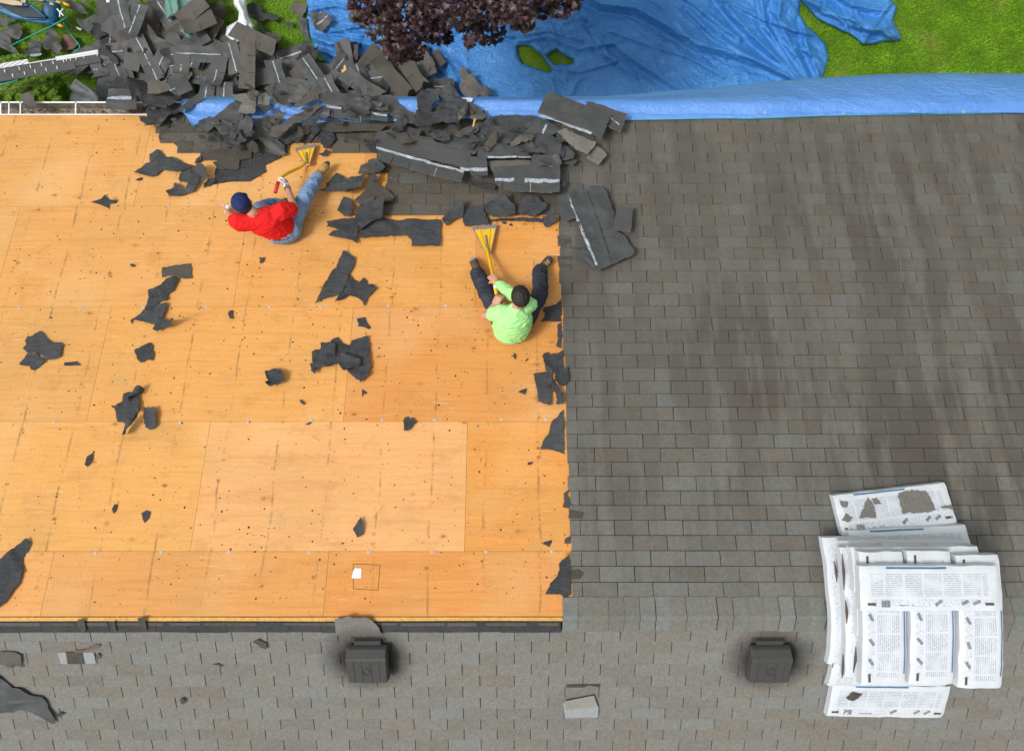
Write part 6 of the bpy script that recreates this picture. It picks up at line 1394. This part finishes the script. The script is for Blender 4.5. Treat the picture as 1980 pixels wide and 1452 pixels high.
# blue cart
E1_=lambda x,y,z:Wz(x/6.3136,y/6.3136,z)
cart=tag(empty('hand_cart',Wz(50,25,0)),'blue metal wheelbarrow like cart with yellow handle grips and a pale board, on the grass','cart')
out=[(-260,60),(0,80),(160,165),(300,225),(545,235),(555,200),(440,100),(360,60),(280,70),(0,10),(-260,-40)]
top_=[E1_(x,y,.62) for x,y in out]; bot=[E1_(x*.85+20,y*.7+45,.30) for x,y in out]; n=len(out)
mb=MB(); mb.add(top_+bot,[(i,(i+1)%n,n+(i+1)%n,n+i) for i in range(n)]+[tuple(range(n,2*n))]); tb=adopt(build(mb,'tub',M['bluem'],None),cart); tb.modifiers.new('s','SOLIDIFY').thickness=.015
mb=MB(); inn=[E1_(x*.93+15,y*.86+18,.60) for x,y in out]; mb.add(inn,[tuple(range(n))]); adopt(build(mb,'tub_lining',M['bluedark'],None),tb)
mb=MB(); mb.tube([E1_(x,y,.64) for x,y in [(-260,-40),(0,10),(280,72),(360,62),(445,120),(555,215)]],.022,6); adopt(build(mb,'rim_tube',M['bluem'],None,smooth=True),cart)
mb=MB(); mb.tube([E1_(x,y,.50) for x,y in [(-260,70),(0,115),(180,195),(420,250),(600,285),(700,300)]],[.06,.06,.055,.05,.025,.02],8); adopt(build(mb,'lower_frame',M['bluem'],None,smooth=True),cart)
mb=MB(); mb.tube([E1_(x,y,.66) for x,y in [(400,10),(560,15),(700,30),(775,50)]],.022,7); adopt(build(mb,'upper_frame',M['bluem'],None,smooth=True),cart)
for q in ([(765,42),(850,75)],[(690,295),(770,330)]):
    mb=MB(); mb.tube([E1_(*q[0],.66),E1_(*q[1],.66)],.028,8); adopt(build(mb,'grip',M['yellow'],None,smooth=True),cart)
mb=MB(); rings(mb,[E1_(620,240,.45),E1_(640,60,.45)],[.14,.15]); adopt(fuse(mb,'tank','bluem',None,.02,2),cart)
mb=MB(); rings(mb,[E1_(560,200,.50),E1_(570,30,.50)],[.07,.07]); adopt(fuse(mb,'motor','black',None,.015,2),cart)
for q in ([(470,0),(530,8)],[(610,45),(655,60)],[(690,20),(740,40)]):
    mb=MB(); mb.tube([E1_(*q[0],.72),E1_(*q[1],.72)],.02,6); adopt(build(mb,'yellow_fitting',M['yellow'],None),cart)
mb=MB(); c=E1_(735,155,.72)
for a in (.9,2.3,4.6,5.5): mb.tube([c,c+Vector((math.cos(a)*.09,math.sin(a)*.09,0))],[.016,.011],6)
adopt(build(mb,'tap_wheel',M['white'],None),cart)
mb=MB(); mb.tube([E1_(x,y,.7) for x,y in [(380,10),(450,25),(560,60),(600,130),(590,190)]],.010,5); adopt(build(mb,'hose',M['rust'],None),cart)
mb=MB(); q=[E1_(x,y,.66) for x,y in [(-250,-70),(0,-5),(240,28),(285,55),(280,80),(160,75),(0,42),(-250,-20)]]; mb.add(q+[p+Vector((0,0,.035)) for p in q],[tuple(range(8)),tuple(range(15,7,-1))]+[(i,8+i,8+(i+1)%8,(i+1)%8) for i in range(8)])
tag(build(mb,'pale_board',M['wood'],None,Matrix.Translation(E1_(80,35,.66))),'pale rounded wooden board lying on the blue cart','board')
mb=MB(); q=[E1_(x,y,.71) for x,y in [(275,0),(345,-5),(335,60),(285,55)]]; mb.add(q+[p+Vector((0,0,.06)) for p in q],[(0,1,2,3),(7,6,5,4)]+[(i,4+i,4+(i+1)%4,(i+1)%4) for i in range(4)]); tag(build(mb,'steel_clamp',M['steel'],None,Matrix.Translation(E1_(310,30,.71))),'small shiny steel block at the end of the pale board','clamp')
def cord(name,pts_,r,mat,label,cat='rope'):
    P=[Wz(*p) for p in pts_]; 
    Q=[]; 
    for i in range(len(P)-1):
        p0,p1,p2,p3=P[max(i-1,0)],P[i],P[i+1],P[min(i+2,len(P)-1)]
        for j in range(6):
            u=j/6; Q.append(.5*((2*p1)+(p2-p0)*u+(2*p0-5*p1+4*p2-p3)*u*u+(3*p1-p0-3*p2+p3)*u**3))
    Q.append(P[-1]); mb=MB(); mb.tube(Q,r,6); c=sum(Q,Vector())/len(Q); tag(build(mb,name,M[mat],None,Matrix.Translation(c),smooth=True),label,cat)
cord('teal_rope',[(23,88,.35),(70,65,.6),(100,51,.7),(128,35,.7),(131,30,.6)],.012,'teal','straight teal rope running over the grass from the blue cart')
cord('teal_rope',[(123,45,.5),(138,68,.3),(152,86,.4),(154,93,.4),(148,100,.4),(140,103,.35)],.012,'teal','hooked teal rope ending at the grey plank')
cord('teal_rope',[(-40,172,2.75),(10,162,2.75),(35,155,2.7)],.012,'teal','short teal cord along the lower side of the grey plank')
cord('black_cable',[(-30,180,2.3),(30,173,2.3),(90,158,2.2),(140,136,1.5),(150,128,1.0)],.008,'black','thin black cable hanging over the green bush','cable')
cord('thin_wire',[(130,42,.4),(140,52,.3),(135,62,.2),(150,58,.2),(160,70,.2)],.006,'rust','thin rusty wire tangled below the blue cart','wire')
# white chips and splinters
def chip(pts_,z,mat,label,cat,name,side='g'):
    P=[W(side,a,b,z) for a,b in pts_]; n=len(P); mb=MB(); mb.add(P+[p+Vector((0,0,.006)) for p in P],[tuple(range(n)),tuple(range(2*n-1,n-1,-1))]+[(i,n+i,n+(i+1)%n,(i+1)%n) for i in range(n)]); tag(build(mb,name,M[mat],None,Matrix.Translation(P[0])),label,cat)
chip([(148,52),(158,57),(156,60),(147,55)],.1,'wrapwhite','small white oblong label on the grass below the blue cart','label','white_label')
chip([(205,-5),(222,-5),(220,4),(206,6)],.5,'wrapwhite','white plastic scrap at the top edge over the heap','scrap','plastic_scrap')
for k,(a,b) in enumerate([((700,125),(706,140)),((1226,37),(1230,48)),((1197,100),(1205,98))]): pass
S(C3([(1750,840),(1765,835),(1785,880),(1780,910),(1745,945),(1720,930),(1715,900),(1745,890)]),'orange brown splintered wood chip at the lower tip of the blue tarp tongue',name='wood_chip',cat='wood chip',side='g',h=.5,mat='splinter',jg=.001,amp=.02)
S(C1([(0,0)]) and [(599,847),(603,843),(618,852),(616,854)],'long pale wood sliver just below the third row of cap nails',name='wood_splinter',cat='splinter',mat='splinter',jg=.001,lift=.004,amp=.002) 
S(B2([(955,200),(965,155),(975,158),(962,205)]),'bright orange splinter on the pile below the tarp hem',name='wood_splinter',cat='splinter',mat='splinter',h=.32,jg=0,lift=.01,amp=.002)
S(B1([(665,372),(680,350),(688,325),(698,335),(690,362),(678,376)]),'white plastic shred on the dusty remnant left of the pile',name='plastic_shred',cat='plastic scrap',mat='wrapwhite',h=.06,jg=.002,lift=.01,amp=.02)
S([(891,200),(893,192),(906,191),(915,192),(912,200),(903,203)],'small white and grey scrap hanging on the tarp edge over the eave',name='plastic_scrap',cat='plastic scrap',mat='wrapwhite',h=.12,jg=.002,lift=.01,amp=.02)
# crumbs nobody could count: nail holes' dirt, granules, splinters
rr=random.Random(31); mb=MB(); nrm=Vector((0,math.sin(TH),math.cos(TH)))
for i in range(2400):
    x=rr.uniform(-5.9,.9); d=rr.uniform(.05,LM-.1); 
    if noise.noise(Vector((x*.9,d*.9,4)))<-.12 and rr.random()<.6: continue
    s=rr.choice([.004,.005,.006,.008,.012]); a=rr.uniform(0,6.28); p=slope_main(x,d,.0015); k=rr.choice([3,4]); asp=rr.uniform(.35,1)
    loc=[MAIN@Vector((s*math.cos(a)*math.cos(j*2*PI/k)-s*asp*math.sin(a)*math.sin(j*2*PI/k),s*math.sin(a)*math.cos(j*2*PI/k)+s*asp*math.cos(a)*math.sin(j*2*PI/k),0)) for j in range(k)]
    mb.add([p+q for q in loc]+[p+nrm*s*.5],[(j,(j+1)%k,k) for j in range(k)],1 if rr.random()<.16 else 0)
o=mb.obj('roofing_crumbs',[M['blk'],M['splinter']]); tag(o,'tiny black and pale crumbs scattered over the bare plywood','debris',kind='stuff')
mb=MB()
for i in range(420):
    x=rr.uniform(-1.65,.7); d=rr.uniform(.05,1.05); s=rr.choice([.004,.006,.009]); a=rr.uniform(0,6.28); p=slope_main(x,d,.03)
    if i>300: x=rr.uniform(-4.6,-1.8); d=rr.uniform(.15,.9); p=slope_main(x,d,.03)
    mb.add([p+MAIN@Vector((s*math.cos(a),s*math.sin(a),0)),p+MAIN@Vector((-s*.3*math.sin(a),s*.3*math.cos(a),.004)),p+MAIN@Vector((-s*math.cos(a),-s*math.sin(a),0)),p+MAIN@Vector((s*.3*math.sin(a),-s*.3*math.cos(a),.004))],[(0,1,2,3)],0)
o=mb.obj('wood_dust',[M['splinter']]); tag(o,'pale splinters and dust on the unstripped shingle patch','debris',kind='stuff')
